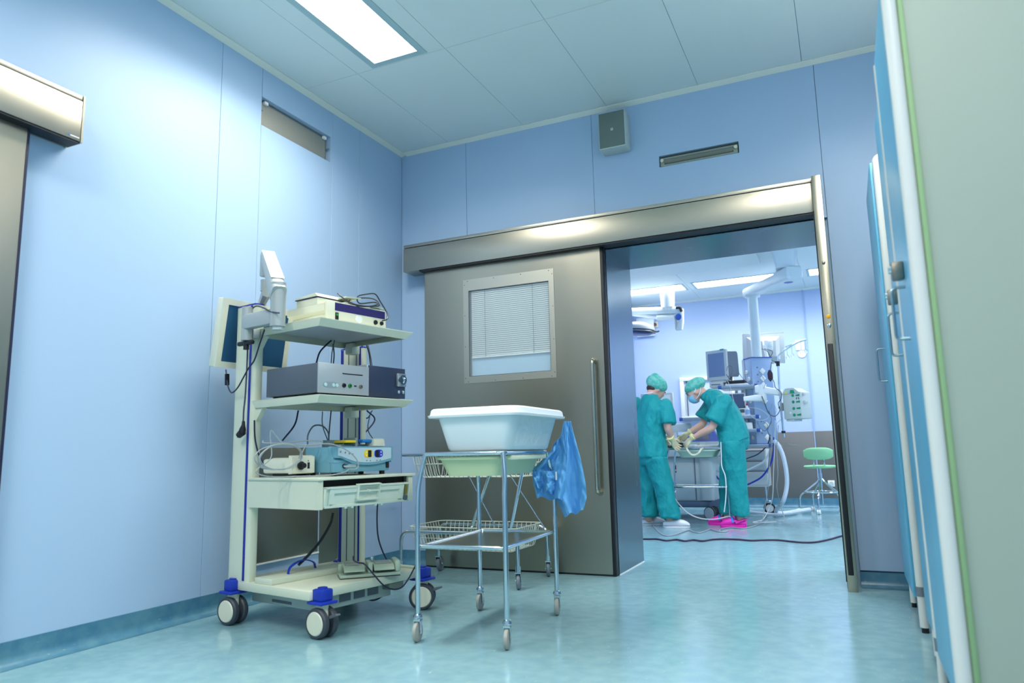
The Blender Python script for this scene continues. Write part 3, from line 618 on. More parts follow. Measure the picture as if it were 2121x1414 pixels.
build(C().box(fx-.012, fx-.006, .53, .55, Z3+.032, Z3+.062, bev=.002), 'power_switch', BLACK, t)
for x_ in (-.3, -.14):
    for y_ in (.21, .53): build(C().cyl((x_, y_, Z3), (x_, y_, Z3+.02), .014, seg=10), 'foot', BLACK, t)
zt = Z3+.144
t = on_cart('foot_switch', 'double foot switch with yellow and blue pedals on top of the teal unit', 'pedal', -.22, .42, zt)
m = C(); m.box(-.29, -.19, .285, .52, zt, zt+.012, bev=.004); m.box(-.31, -.25, .27, .36, zt, zt+.035, bev=.004); m.box(-.26, -.17, .372, .39, zt, zt+.045, bev=.003); build(m, 'body', mat('switch_grey', (134, 150, 148), .5), t)
build(C().box(-.27, -.16, .30, .37, zt+.018, zt+.032, bev=.005), 'yellow_pedal', YEL, t)
build(C().box(-.26, -.15, .405, .475, zt+.02, zt+.036, bev=.005), 'blue_pedal', mat('pedal_blue', (30, 130, 205), .4), t)
t = on_cart('small_white_box', 'small off-white box on the right end of the teal unit', 'box', -.16, .51, zt)
t2 = C(); t2.ring_loft([((-.17, .508, zt+.001), (.04, 0, 0), (0, .044, 0)), ((-.17, .508, zt+.036), (.036, 0, 0), (0, .040, 0)), ((-.17, .508, zt+.040), (.03, 0, 0), (0, .034, 0))], 20, p=6); build(t2, 'body', CREAM2, t)
# white small device with black dial
t = on_cart('small_pump', 'small white device with a black knob at the left end above the drawer', 'device', -.36, .05, Z3)
m = C(); m.box(-.44, -.235, .055, .16, Z3+.018, Z3+.095, bev=.012)
m.loft([[(-.235, .035, Z3+.02), (-.225, .16, Z3+.02), (-.225, .16, Z3+.098), (-.235, .035, Z3+.098)], [(-.255, .03, Z3+.016), (-.255, .165, Z3+.016), (-.255, .165, Z3+.105), (-.255, .03, Z3+.105)]])
m.box(-.46, -.25, .03, .05, Z3+.02, Z3+.09, bev=.01); build(m, 'case', CREAM2, t)
kb = build(C().lathe([(0, 0), (.02, 0), (.02, .008), (.012, .01), (.012, .03), (0, .03)], (-.228, .08, Z3+.056), (1, 0, 0), 18), 'knob', BLACK, t)
build(C().box(-.228, -.226, .12, .132, Z3+.04, Z3+.07), 'switch', CABLEN, t)
build(C().lathe([(0, 0), (.004, 0), (0, .003)], (-.228, .125, Z3+.078), (1, 0, 0), 10), 'indicator', mat('teal_dot', (20, 120, 110), .4), t)
for y_ in (.06, .14): build(C().box(-.42, -.26, y_, y_+.02, Z3, Z3+.02), 'foot', BLACK, t)
# grey cable loops round the little pump
rng = random.Random(3)
def loop(cx, cy, rx, ry, n, lx, rot=0, jit=3):
    P = []
    for k in range(int(n*14)):
        a = 2*math.pi*k/14
        x = cx+rx*math.cos(a)*math.cos(rot)-ry*math.sin(a)*math.sin(rot)+rng.uniform(-jit, jit); y = cy+rx*math.cos(a)*math.sin(rot)+ry*math.sin(a)*math.cos(rot)+rng.uniform(-jit, jit)*.5
        p = cl(x, y, lx=lx); p.x += .02*math.sin(a*.5); p.z = max(p.z, Z3+.006); P.append(p)
    return P
P = loop(578, 946, 46, 26, 3.2, -.20, -.15)
P += [cl(632, 925, lx=-.2), cl(640, 921, lx=-.18), cl(665, 919, lx=-.14), cl(690, 920, lx=-.1), cl(718, 932, lx=-.07), cl(738, 950, lx=-.05), cl(742, 966, lx=-.045), cl(734, 972, lx=-.045), cl(724, 971, lx=-.045)]
cable(P, .003, CABLEG, 'grey_cable', None, 'long grey cable looped over the small white device and plugged into the teal unit', n=4, seg=6, M=CM)
P = [cl(545, 912, lx=-.3), cl(548, 917, lx=-.27), cl(590, 917, lx=-.25), cl(640, 912, lx=-.22), cl(668, 914, lx=-.2), cl(655, 922, lx=-.2), cl(620, 921, lx=-.22), cl(588, 919, lx=-.24), cl(576, 908, lx=-.26), cl(562, 891, lx=-.28), cl(560, 908, lx=-.28), cl(562, 924, lx=-.27), cl(560, 950, lx=-.25), cl(530, 976, lx=-.24), cl(560, 987, lx=-.22), cl(620, 986, lx=-.16), cl(680, 984, lx=-.08), cl(712, 978, lx=-.03), cl(722, 972, lx=-.03)]
for p in P: p.z = max(p.z, Z3+.005)
cable(P, .003, CABLEG, 'grey_cable', None, 'second grey cable folded back over the drawer top below the second shelf', n=5, seg=6, M=CM)
P = [cl(637, 920, lx=-.3), cl(638, 900, lx=-.3), cl(650, 882, lx=-.3), cl(668, 882, lx=-.3), cl(680, 896, lx=-.3), cl(681, 912, lx=-.3)]
cable(P, .004, GREY, 'cable_arch', None, 'grey cable standing up in an arch behind the teal unit', M=CM)
# hanging cables behind the cart, between shelves
HB = [((655, 752), (662, 730), (675, 715), (686, 705)), ((694, 700), (688, 728), (686, 752)), ((756, 705), (764, 730), (768, 760)), ((748, 705), (752, 730), (750, 760)), ((762, 712), (768, 740), (772, 765)), ((690, 712), (692, 735), (690, 758)), ((618, 850), (610, 880), (585, 912)), ((668, 852), (668, 880), (680, 915)), ((686, 850), (683, 880), (681, 912)), ((752, 852), (756, 880), (752, 915)), ((768, 852), (762, 885), (770, 905), (790, 925)), ((746, 850), (760, 866), (771, 850)), ((760, 850), (776, 870), (748, 905))]
hb = thing('cable_bundle', 'dark and grey cables hanging behind the cart between its shelves', 'cable', CM @ V((-.4, .6, .85)), CTH)
for k, q in enumerate(HB):
    lxx = -.45 if k not in (6,) else -.5
    cable([cl(*p, lx=lxx-.01*(k % 3)) for p in q], (.0045, .003, .0035)[k % 3], (CABLEN, GREY, BC)[k % 3], 'cable', hb, M=CM)
cable([cl(527, 870, lx=-.5), cl(528, 905, lx=-.5), cl(534, 935, lx=-.5), cl(541, 952, lx=-.48), cl(545, 965, lx=-.46)], .004, CABLEN, 'cable', hb, M=CM)
build(C().box(-.53, -.49, .62, .65, 1.19, 1.30, bev=.008), 'cable_clamp', BLACK, hb)
# cable from arm down the near post, with plug
y_ = -.035
P = [cl(578, 648, ly=y_-.07), cl(560, 645, ly=-.10), cl(545, 637, ly=-.10), cl(530, 634, ly=-.06), cl(520, 645, ly=y_), cl(514, 680, ly=y_), cl(513, 720, ly=y_), cl(511, 770, ly=y_), cl(508, 820, ly=y_), cl(505, 850, ly=y_), cl(504, 872, ly=y_)]
pc = thing('power_cable', 'dark power cable hanging down the near cart post and ending in a black plug', 'cable', CM @ V((-.53, -.04, .9)), CTH)
cable(P, .0042, mat('slate_cable', (62, 66, 84), .45), 'cable', pc, M=CM)
e = cl(504, 880, ly=y_)
m = C(); m.tube([e+V((0, 0, .02)), e, e+V((-.004, 0, -.022)), e+V((-.012, 0, -.04))], [.007, .009, .017, .017], 12); m.cyl(e+V((-.005, 0, -.034)), e+V((-.035, 0, -.05)), .019, .016); build(m, 'plug', BLACK, pc)
m = C()
for dz in (-.004, .01): m.cyl(e+V((-.035, 0, -.05+dz)), e+V((-.053, 0, -.058+dz)), .0022, seg=8)
build(m, 'pin', CHROME, pc)
P = [cl(548, 682, ly=-.05), cl(538, 712, ly=-.04), cl(527, 745, ly=-.045), cl(515, 762, ly=-.05), cl(505, 780, ly=-.05), cl(492, 803, ly=-.04), cl(480, 813, ly=-.02), cl(473, 802, ly=.02), cl(470, 785, ly=.06), cl(468, 766, ly=.1)]
mc = thing('monitor_cable', 'navy cable looping from the monitor underside past the cart post', 'cable', CM @ V((-.6, 0, 1.1)), CTH)
cable(P, .0038, CABLEN, 'cable', mc, M=CM)
e = cl(470, 786, ly=.06); build(C().cyl(e+V((0, 0, .03)), e+V((0.004, 0, -.03)), .012, .012), 'ferrite', BLACK, mc)
# foot pedal on the base
t = on_cart('foot_pedal', 'pale green-grey double foot pedal standing on the cart base', 'pedal', -.15, .42, .204)
PD = mat('pedal_pale', (178, 192, 172), .5)
PMx = CM @ Matrix.Translation((-.135, .44, .204)) @ Matrix.Rotation(-.62, 4, 'Z')
def Pm(): return MB(PMx)
m = Pm(); m.box(-.07, .07, -.15, .15, .003, .02, bev=.006); m.box(-.06, .06, -.012, .012, .02, .07, bev=.006); m.box(-.07, .07, .12, .15, .02, .075, bev=.01); m.box(-.07, -.04, -.15, .15, .018, .06, bev=.008)
build(m, 'base', PD, t)
for y in (-.08, .066):
    m = Pm(); m.prism([(-.07, .062), (.055, .058), (.085, .040), (.085, .034), (.05, .048), (-.07, .052)], y-.05, y+.05, 'y'); p_ = build(m, 'pedal', PD, t)
    build(Pm().box(-.055, .04, y-.04, y+.04, .060, .064, bev=.001), 'grip_pad', mat('grip_grey', (158, 164, 158), .6), p_)
build(Pm().box(-.068, .068, -.148, .148, 0, .004), 'rubber_base', DARK, t)
build(Pm().cyl((-.04, .02, .06), (-.04, .02, .085), .011), 'connector', CHROME, t)
dc = Pm(); dc.lathe([(0, 0), (.014, 0), (0, .001)], (.0, .150, .045), (0, 1, 0), 12); build(dc, 'green_mark', mat('mark_green', (30, 110, 50), .5), t)
P = [cl(732, 1152, lx=-.14), cl(733, 1160, lx=-.12), cl(742, 1165, lx=-.1), cl(755, 1168, lx=-.06), cl(772, 1187, lx=-.03), cl(795, 1212, lx=.0), cl(815, 1220, lx=.02), cl(833, 1215, lx=.03), cl(848, 1195, lx=.02), cl(860, 1172, lx=.0), cl(864, 1169, lx=-.02)]
cable(P, .0038, CABLEN, 'pedal_cable', None, 'thin dark cable draped from the foot pedal over the blue corner of the cart base', M=CM)
P = [cl(782, 1038, lx=-.3), cl(781, 1080, lx=-.3), cl(784, 1115, lx=-.3), cl(794, 1145, lx=-.3), cl(806, 1168, lx=-.3), cl(815, 1190, lx=-.28), cl(803, 1215, lx=-.2), cl(790, 1235, lx=-.15), cl(770, 1243, lx=-.13), cl(752, 1232, lx=-.13), cl(748, 1226, lx=-.14)]
for p in P: p.z = max(p.z, .01)
cable(P, .0042, CABLEN, 'hanging_cable', None, 'dark cable hanging from under the drawer down past the cart base', M=CM)
P = [cl(690, 1062, lx=-.42), cl(684, 1085, lx=-.42), cl(665, 1118, lx=-.42), cl(640, 1148, lx=-.42), cl(618, 1170, lx=-.43)]
cable(P, .0075, BC, 'thick_cable', None, 'thick black cable curving down to the blue handle of the cart base', M=CM)
# ------------------------------------------------------------ instrument trolleys (chrome) - shared builder
def trolley(cx, cy, rot, label, tray_m, hx=.21, hy=.328, zs=.40):
    W = Matrix.Translation((cx, cy, 0)) @ Matrix.Rotation(rot, 4, 'Z')
    t = thing('instrument_trolley', label, 'trolley', (cx, cy, 0), rot)
    def K(): return MB(W)
    zt = .80; ti = .020; tj = .036
    build(K().tube(fillet([(-hx+ti, -hy+tj, zt), (hx-ti, -hy+tj, zt), (hx-ti, hy-tj, zt), (-hx+ti, hy-tj, zt), (-hx+ti, -hy+tj, zt)][:5], .03)[0:], .0105, 12), 'top_frame', CHROME, t)
    f2 = [(-hx+.012, -hy+.012, zs), (hx-.012, -hy+.012, zs), (hx-.012, hy-.012, zs), (-hx+.012, hy-.012, zs)]
    build(K().tube(fillet(f2+[f2[0]], .02), .0095, 12), 'shelf_frame', CHROME, t)
    build(K().box(-hx+.016, hx-.016, -hy+.016, hy-.016, zs-.004, zs+.001), 'shelf_plate', mat('steel_plate_polished', (180, 180, 172), .18, 1), t)
    build(K().box(-hx+ti, hx-ti, -hy+tj, hy-tj, zt+.004, zt+.008), 'top_plate', mat('steel_plate_polished', (180, 180, 172), .18, 1), t)
    for sx in (-1, 1):
        for sy in (-1, 1):
            x, y = sx*hx, sy*hy; xt, yt = sx*(hx-ti), sy*(hy-tj)
            lg_ = build(K().tube(catmull([(x, y, .115), (x, y, .35), (x, y, .60), (x*.985, y-sy*tj*.35, .69), (xt+sx*.004, yt+sy*.004, zt-.02), (xt, yt, zt)], 4), .0112, 12), 'leg', CHROME, t)
            m = K(); m.lathe([(.010, .118), (.017, .113), (.020, .102), (.016, .094), (.010, .09)], (x, y, 0), (0, 0, 1), 18)
            a = .12+.05*sx; ca, sa = math.cos(a), math.sin(a)
            F = Matrix.Translation((x, y, 0)) @ Matrix.Rotation(a, 4, 'Z')
            for s in (-1, 1): m.prism([(-.014, .094), (.014, .094), (.02, .06), (.004, .032), (-.006, .034), (-.014, .07)], 0, .002, 'y') if False else m.loft([[F @ V((s*.013+h, p, q)) for p, q in ((-.014, .094), (.014, .094), (.006, .034), (-.008, .034))] for h in (0, .002)])
            m.box(-.015, .015, -.014, .014, .086, .095, M=F)
            m.cyl(F @ V((-.016, -.004, .041)), F @ V((.017, -.004, .041)), .004, seg=10)
            ca_ = build(m, 'castor', STEELD if False else CHROME, t)
            build(K().lathe([(.010, -.010), (.034, -.010), (.041, -.007), (.041, .007), (.034, .010), (.010, .010)], F @ V((0, -.004, .041)), F.to_3x3() @ V((1, 0, 0)), 26), 'wheel', mat('tyre_grey', (160, 160, 152), .55), ca_)
            build(K().lathe([(.0, -.0085), (.028, -.0085), (.028, .0085), (0, .0085)], F @ V((0, -.004, .041)), F.to_3x3() @ V((1, 0, 0)), 18), 'wheel_disc', BLACK, ca_)
    return t, K, W
tr, TK, TW = trolley(-1.574, 3.132, math.radians(3), 'chrome two-tier trolley in front of the steel door, carrying a white tub', None)
# green tray hanging below the top frame
TRG = mat('tray_green', (202, 216, 172), .4)
def tray(K, x0, x1, y0, y1, z1, dz, nm, m_, label, i=.03, parent=None, cat='tray', lip=.014):
    c = ((x0+x1)/2, (y0+y1)/2); hx, hy = (x1-x0)/2, (y1-y0)/2
    b = K(); R = []
    for s, z in ((0, z1), (.0, z1-.006)): R.append(((c[0], c[1], z), (hx+lip, 0, 0), (0, hy+lip, 0)))
    b.ring_loft([((c[0], c[1], z1-dz), (hx-i*1.2, 0, 0), (0, hy-i*1.2, 0)), ((c[0], c[1], z1-dz+.012), (hx-i, 0, 0), (0, hy-i, 0)), ((c[0], c[1], z1-.012), (hx-.004, 0, 0), (0, hy-.004, 0)), ((c[0], c[1], z1-.012), (hx+lip, 0, 0), (0, hy+lip, 0)), ((c[0], c[1], z1), (hx+lip, 0, 0), (0, hy+lip, 0)), ((c[0], c[1], z1), (hx-.004, 0, 0), (0, hy-.004, 0)), ((c[0], c[1], z1-dz+.016), (hx-i-.003, 0, 0), (0, hy-i-.003, 0)), ((c[0], c[1], z1-dz+.004), (hx-i*1.3, 0, 0), (0, hy-i*1.3, 0))], 48, p=9)
    return build(b, nm, m_, parent, label, None if parent else cat)
tray(TK, -.150, .175, -.27, .27, .786, .086, 'plastic_tray', TRG, 'pale green plastic tray held under the top of the nearer chrome trolley', i=.028)
build(TK().box(.175, .197, -.20, .265, .768, .788, bev=.003), 'tray_rim', mat('rim_green', (216, 226, 200), .4), tr)
# white tub
TUBM = MB
WT = Matrix.Translation((-1.513, 3.13, 0)) @ Matrix.Rotation(math.radians(1.5), 4, 'Z')
TUB = mat('tub_white', (228, 236, 238), .38)
tb = thing('plastic_tub', 'large white rectangular plastic tub on top of the chrome trolley', 'tub', (-1.513, 3.13, .81), math.radians(1.5))
b = MB(WT)
b.ring_loft([((0, 0, .813), (.150, 0, 0), (0, .262, 0)), ((0, 0, .822), (.158, 0, 0), (0, .27, 0)), ((0, 0, .968), (.200, 0, 0), (0, .296, 0)), ((0, 0, .968), (.197, 0, 0), (0, .293, 0)), ((0, 0, .828), (.154, 0, 0), (0, .266, 0)), ((0, 0, .818), (.145, 0, 0), (0, .255, 0))], 56, p=9)
build(b, 'body', TUB, tb)
b = MB(WT)
b.ring_loft([((0, 0, .962), (.200, 0, 0), (0, .296, 0)), ((0, 0, .962), (.236, 0, 0), (0, .322, 0)), ((0, 0, .972), (.240, 0, 0), (0, .326, 0)), ((0, 0, .974), (.232, 0, 0), (0, .318, 0)), ((0, 0, .996), (.228, 0, 0), (0, .314, 0)), ((0, 0, 1.003), (.220, 0, 0), (0, .306, 0)), ((0, 0, 1.003), (.205, 0, 0), (0, .298, 0)), ((0, 0, .962), (.197, 0, 0), (0, .294, 0))], 56, cap=False, p=10)
build(b, 'rim', mat('rim_white', (240, 244, 244), .35), tb)
# film wrap clinging to the tub end
def wrapf(u, v):
    y = -.23+u*.40; z = .83+v*.125; x = .161+(.0415)*(z-.822)/.146
    return (x+.003+.004*abs(noise.noise(V((y*22, z*30, 1))))+.002*abs(noise.noise(V((y*60, z*50, 4)))), y, z)
b = MB(WT); b.grid(wrapf, 60, 30); build(b, 'film_wrap', mat('plastic_film', (225, 240, 245), .06, alpha=.28, spec=.9), tb)
# blue gown
GW = mat('gown_blue', (104, 176, 232), .7, bump=.15, bscale=500)
def curve(pts, v):
    f = v*(len(pts)-1); i = min(int(f), len(pts)-2); t = f-i
    return pts[i][0]*(1-t)+pts[i+1][0]*t, pts[i][1]*(1-t)+pts[i+1][1]*t
def drape(L, R, Yc, seed, amp=.022, nu=34, nv=44, dip=0):
    b = MB()
    def f(u, v):
        lx, ly_ = curve(L, v); rx, ry = curve(R, v)
        px, py = lx+(rx-lx)*u, ly_+(ry-ly_)*u
        if v > .9: py += 6*math.sin(u*11+seed)*(v-.9)*10*.5
        Y = Yc+amp*math.sin(u*9+seed+v*1.5)*(.3+v)+.8*amp*noise.noise(V((u*5+seed, v*3, 2)))+.5*amp*noise.noise(V((u*13, v*11+seed, 5)))
        return at(px, py, Y=Y)
    b.grid(f, nu, nv); return b
gw = thing('blue_gown', 'crumpled blue disposable gown hanging off the back corner of the chrome trolley', 'gown', (-1.3, 3.5, .5))
def sheet(b, nm, m_, par, th=.0015):
    o = build(b, nm, m_, par, angle=2.5); md = o.modifiers.new('s', 'SOLIDIFY'); md.thickness = th; return o
sheet(drape([(1168, 872), (1160, 905), (1150, 940), (1142, 985), (1150, 1030), (1170, 1068)], [(1182, 872), (1190, 905), (1203, 950), (1213, 1000), (1215, 1030), (1208, 1058)], 3.475, 1.0), 'main_fold', GW, gw)
sheet(drape([(1150, 915), (1140, 935), (1102, 972), (1104, 1000), (1112, 1030)], [(1166, 900), (1172, 935), (1172, 965), (1172, 1000), (1168, 1036)], 3.445, 2.5, amp=.026), 'side_fold', GW, gw)
sheet(drape([(1103, 976), (1106, 990), (1116, 1014)], [(1148, 975), (1150, 1000), (1146, 1022)], 3.41, 4.2, amp=.03, nv=20), 'lower_fold', GW, gw)
build(MB().box(-1.345, -1.338, 3.405, 3.41, .66, .70), 'label', WHITE, gw)
# ------------------------------------------------------------ wire basket trolley behind
bt_ = thing('basket_trolley', 'chrome trolley with two white wire baskets standing against the steel door', 'trolley', (-2.24, 4.24, 0))
bx0, bx1, by0, by1 = -2.655, -1.835, 4.0, 4.47
for y in (by0, by1):
    for s, x in ((1, bx0), (-1, bx1)):
        pass
    lf = build(MB().tube(fillet([(bx0, y, .115), (bx0, y, .318), (bx1, y, .318), (bx1, y, .115)], .07), .0115, 12), 'leg_frame', CHROME, bt_)
build(MB().tube([(bx0+.09, by0, .318), (bx0+.09, by1, .318)], .008, 10).tube([(bx1-.09, by0, .318), (bx1-.09, by1, .318)], .008, 10), 'cross_bar', CHROME, bt_)
for x, y, a in ((bx0, by0, 1.4), (bx1, by0, .3), (bx0, by1, .1), (bx1, by1, .35)):
    F = Matrix.Translation((x, y, 0)) @ Matrix.Rotation(a, 4, 'Z')
    m = MB(F); m.cyl((0, 0, .095), (0, 0, .135), .017)
    for s in (-1, 1): m.loft([[(s*.016+h, p, q) for p, q in ((-.02, .1), (.016, .1), (.034, .05), (.02, .04), (0, .05))] for h in (0, .002)])
    m.box(-.018, .018, -.02, .016, .095, .102); m.cyl((-.02, .024, .048), (.02, .024, .048), .005, seg=10)
    c_ = build(m, 'castor', CHROME, bt_)
    build(MB(F).lathe([(.0, -.012), (.03, -.012), (.032, -.009), (.042, -.012), (.049, -.007), (.049, .007), (.042, .012), (.032, .009), (.03, .012), (0, .012)], (0, .024, .049), (1, 0, 0), 28), 'wheel', mat('tyre_blue_grey', (118, 130, 140), .5), c_)
ym = (by0+by1)/2
# slanting struts and thin diagonal rods up to the top basket
for x0, x1 in ((-2.175, -1.985), (-1.90, -1.79)):
    build(MB().tube(fillet([(x0, by0+.03, .318), (x0+(x1-x0)*.2, by0+.03, .40), (x1, by0+.06, .80)], .08), .0105, 10), 'strut', CHROME, bt_)
for x0, z0, x1, z1 in ((-2.20, .69, -2.02, .335), (-1.90, .67, -1.70, .35)):
    build(MB().cyl((x0, by0+.05, z0), (x1, by0+.10, z1), .0035, seg=8), 'diagonal_rod', CHROME, bt_)
def basket(x0, x1, y0, y1, z0, z1, nm, sp=.034, i=.04, mid=.5):
    root = None; m = MB(); r = .0022; rr = .0035
    def rect(f, z, rad): 
        ii = i*f; P_ = [(x0+ii, y0+ii, z), (x1-ii, y0+ii, z), (x1-ii, y1-ii, z), (x0+ii, y1-ii, z)]
        return fillet([((x0+x1)/2, y0+ii, z)]+[P_[1], P_[2], P_[3], P_[0]]+[((x0+x1)/2, y0+ii, z)], .05, 5)
    rim = MB(); rim.tube(rect(0, z1, .05), rr, 8); root = build(rim, nm, WIRE, bt_)
    hoop = MB(); hoop.tube(rect(.5, z0+(z1-z0)*mid, .05), .0026, 6); build(hoop, 'hoop_wire', WIRE, root)
    nx = int((x1-x0-.06)/sp); n = 0; base = None
    for k in range(nx+1):
        x = x0+.045+k*(x1-x0-.09)/nx; xx = x0+i+.01+(x-x0-.045)*(x1-x0-2*i-.02)/(x1-x0-.09)
        w = MB(); w.tube(fillet([(x, y0, z1), (xx, y0+i, z0), (xx, y1-i, z0), (x, y1, z1)], .015, 3), r, 5); build(w, 'wire', WIRE, root)
    ny = int((y1-y0-.06)/sp)
    for k in range(ny+1):
        y = y0+.045+k*(y1-y0-.09)/ny; yy = y0+i+.01+(y-y0-.045)*(y1-y0-2*i-.02)/(y1-y0-.09)
        w = MB(); w.tube(fillet([(x0, y, z1), (x0+i, yy, z0), (x1-i, yy, z0), (x1, y, z1)], .015, 3), r, 5); build(w, 'wire', WIRE, root)
    return root
basket(-2.62, -1.86, 4.02, 4.45, .205, .345, 'lower_basket')
basket(-2.61, -1.78, 4.02, 4.40, .652, .792, 'upper_basket', mid=.6)
build(MB().tube(fillet([(-1.80, 3.99, .80), (-2.645, 3.99, .80), (-2.645, 4.42, .80), (-1.80, 4.42, .80)], .03), .0105, 10), 'top_frame', CHROME, bt_)
#OR_PART
# ------------------------------------------------------------ operating theatre shell
struct(MB().box(OXL, OXR, OY1, OY1+.1, 0, OZ), 'wall_back', WALL2)
ORB = struct(MB().box(OXL-.1, OXL, OY0, OY1+.1, 0, OZ), 'wall_left', WALL2)
struct(MB().box(OXR, OXR+.1, OY0, OY1+.1, 0, OZ), 'wall_right', WALL2)
struct(MB().box(OXL-.1, DX0-.005, OY0, OY0+.002, 0, OZ).box(DX1+.005, OXR+.1, OY0, OY0+.002, 0, OZ).box(DX0-.005, DX1+.005, OY0, OY0+.002, DZ+.004, OZ), 'wall_front', WALL2)
WS = mat('wainscot_steel', (140, 134, 124), .42, 1, noise_amt=.06, nscale=5, stretch=(.3, 1, 1))
WSp = mat('wainscot_paint', (118, 116, 112), .4, .3)
for x0, x1 in ((OXL, -1.62), (-1.62, -.405), (-.40, .8), (.805, OXR)):
    struct(MB().box(x0, x1-.003, OY1-.012, OY1, .118, .988, bev=.001), 'trim_8', WSp)
struct(MB().box(-.409, -.398, OY1-.016, OY1, .118, OZ), 'trim_9', mat('seam_blue', (160, 185, 225), .4))
struct(MB().prism([(OY1-.012-a, b*1.2) for a, b in C_], OXL, OXR, 'x'), 'baseboard_back', COVE)
struct(MB().prism([(OXL+a, b*1.2) for a, b in C_], OY0, OY1, 'y'), 'baseboard_left', COVE)
oc = struct(MB().box(OXL, OXR, OY0, OY1, OZ+.012, OZ+.1), 'ceiling', JO)
oxs = [OXL, -1.755, -.36, .9, OXR]; oys = [OY0, 6.2, 9.24, 9.64, OY1]
for i in range(4):
    for j in range(4):
        x0, x1, y0, y1 = oxs[i]+.002, oxs[i+1]-.002, oys[j]+.002, oys[j+1]-.002
        if j == 2: 
            mb = MB(); a0, a1 = x0+.06, x1-.03
            mb.box(x0, a0, y0, y1, OZ, OZ+.012); mb.box(a1, x1, y0, y1, OZ, OZ+.012)
            build(mb, 'ceiling_panel', CEIL, oc)
            ceiling_lamp(a0, a1, y0, y1, OZ, LIGHTO, ['bright ceiling light at the left of the theatre doorway view, above the surgical lamp arm', 'long bright ceiling light behind the pendant arm in the theatre', 'theatre ceiling light hidden right of the door post', 'theatre ceiling light farthest right, hidden by the wall'][i], fr=.03)
        elif j == 0:
            mb = MB(); a0, a1 = x0+.06, x1-.03
            mb.box(x0, a0, y0, y1, OZ, OZ+.012); mb.box(a1, x1, y0, y1, OZ, OZ+.012); mb.box(a0, a1, y0, 5.65, OZ, OZ+.012); mb.box(a0, a1, 6.05, y1, OZ, OZ+.012)
            build(mb, 'ceiling_panel', CEIL, oc)
            ceiling_lamp(a0, a1, 5.652, 6.048, OZ, LIGHTO, 'theatre ceiling light above the doorway, out of sight from the anteroom', 'theatre lights above the door', fr=.03)
        else: build(MB().box(x0, x1, y0, y1, OZ, OZ+.012), 'ceiling_panel', CEIL, oc)
struct(MB().box(-2.3, -.75, 6.6, 8.55, OZ-.035, OZ-.0, bev=.008), 'trim_10', CEIL, label='large raised white laminar air outlet in the theatre ceiling')
struct(MB().prism([(OY1, OZ), (OY1-.05, OZ), (OY1-.05, OZ-.006), (OY1, OZ-.02)], OXL, OXR, 'x'), 'trim_11', TRIMW)
P8 = lambda x, y, Y=7.8: at(x, y, Y=Y)
# white window-like frame on the back wall
a, b = at(1408, 782, Y=10.38), at(1478, 868, Y=10.38)
t = thing('wall_window', 'white framed window with pale panes low on the theatre back wall, behind the masked nurse', 'window', (a.x, 10.39, b.z))
x0, x1, z0, z1 = a.x, -1.38, b.z, a.z
m = MB(); fr = .055
m.box(x0, x1, 10.35, 10.398, z0, z0+fr, bev=.004); m.box(x0, x1, 10.35, 10.398, z1-fr, z1, bev=.004); m.box(x0, x0+fr, 10.35, 10.398, z0+fr, z1-fr, bev=.004); m.box(x1-fr, x1, 10.35, 10.398, z0+fr, z1-fr, bev=.004)
build(m, 'window_frame', WHITE, t)
build(MB().box(x0+fr, x1-fr, 10.385, 10.395, z0+fr, z1-fr), 'pane', mat('window_pane', (200, 214, 232), .2), t)
build(MB().box(x0+fr+.03, x0+fr+.042, 10.37, 10.385, z0+fr, z1-fr), 'rail', GREY, t)
build(MB().box(-1.78, -1.55, 10.37, 10.386, z0+fr, z0+.35), 'dark_pane', mat('dark_pane', (70, 84, 110), .3), t)
# notice, disc, socket
t = build(MB().box(-.545, -.435, 10.385, 10.399, 2.08, 2.22, bev=.004), 'wall_plate', WHITE, None, 'small white square plate on the theatre back wall behind the drip hooks', 'wall plate')
c = at(1661, 733, Y=10.39); build(MB().lathe([(0, 0), (.05, 0), (.05, .012), (.04, .016), (0, .016)], (c.x, 10.40, c.z), (0, -1, 0), 28), 'round_wall_disc', WHITE, None, 'round white disc on the theatre back wall below the drip hooks', 'wall plate')
c = at(1722, 1001, Y=10.38)
t = thing('wall_socket', 'white square wall socket beside the green stool', 'socket', (c.x, 10.385, c.z-.04))
build(MB().box(c.x-.04, c.x+.04, 10.376, 10.388, c.z-.04, c.z+.04, bev=.003), 'plate', WHITE, t)
build(MB().lathe([(.018, 0), (.026, 0), (.025, .004), (.018, .003)], (c.x, 10.376, c.z), (0, -1, 0), 18), 'socket_ring', LGREY, t)
for s in (-1, 1): build(MB().cyl((c.x+s*.008, 10.3755, c.z), (c.x+s*.008, 10.379, c.z), .003, seg=8), 'hole', DARK, t)
# ------------------------------------------------------------ green stool
SX, SY = -.345, 9.62
t = thing('swivel_stool', 'mint green swivel stool with backrest and chrome five-foot base by the steel wainscot', 'stool', (SX, SY, 0))
GRS = mat('stool_green', (146, 214, 160), .4)
m = MB(); m.ring_loft([((SX, SY, .528), (.14, 0, 0), (0, .14, 0)), ((SX, SY, .535), (.178, 0, 0), (0, .178, 0)), ((SX, SY, .552), (.185, 0, 0), (0, .185, 0)), ((SX, SY, .562), (.17, 0, 0), (0, .17, 0)), ((SX, SY, .566), (.10, 0, 0), (0, .1, 0))], 32); build(m, 'seat', GRS, t)
R_ = []
for k in range(9):
    a = -1+k/4; x = SX+a*.165; hh_ = .072*(1-abs(a)**4*.45)
    R_.append(((x, SY-.16+.03*(1-a*a)*-1, .705), (0, .018*(1-.3*a*a), 0), (0, 0, hh_)))
m = MB(); m.ring_loft(R_, 20, p=3); build(m, 'backrest', GRS, t)
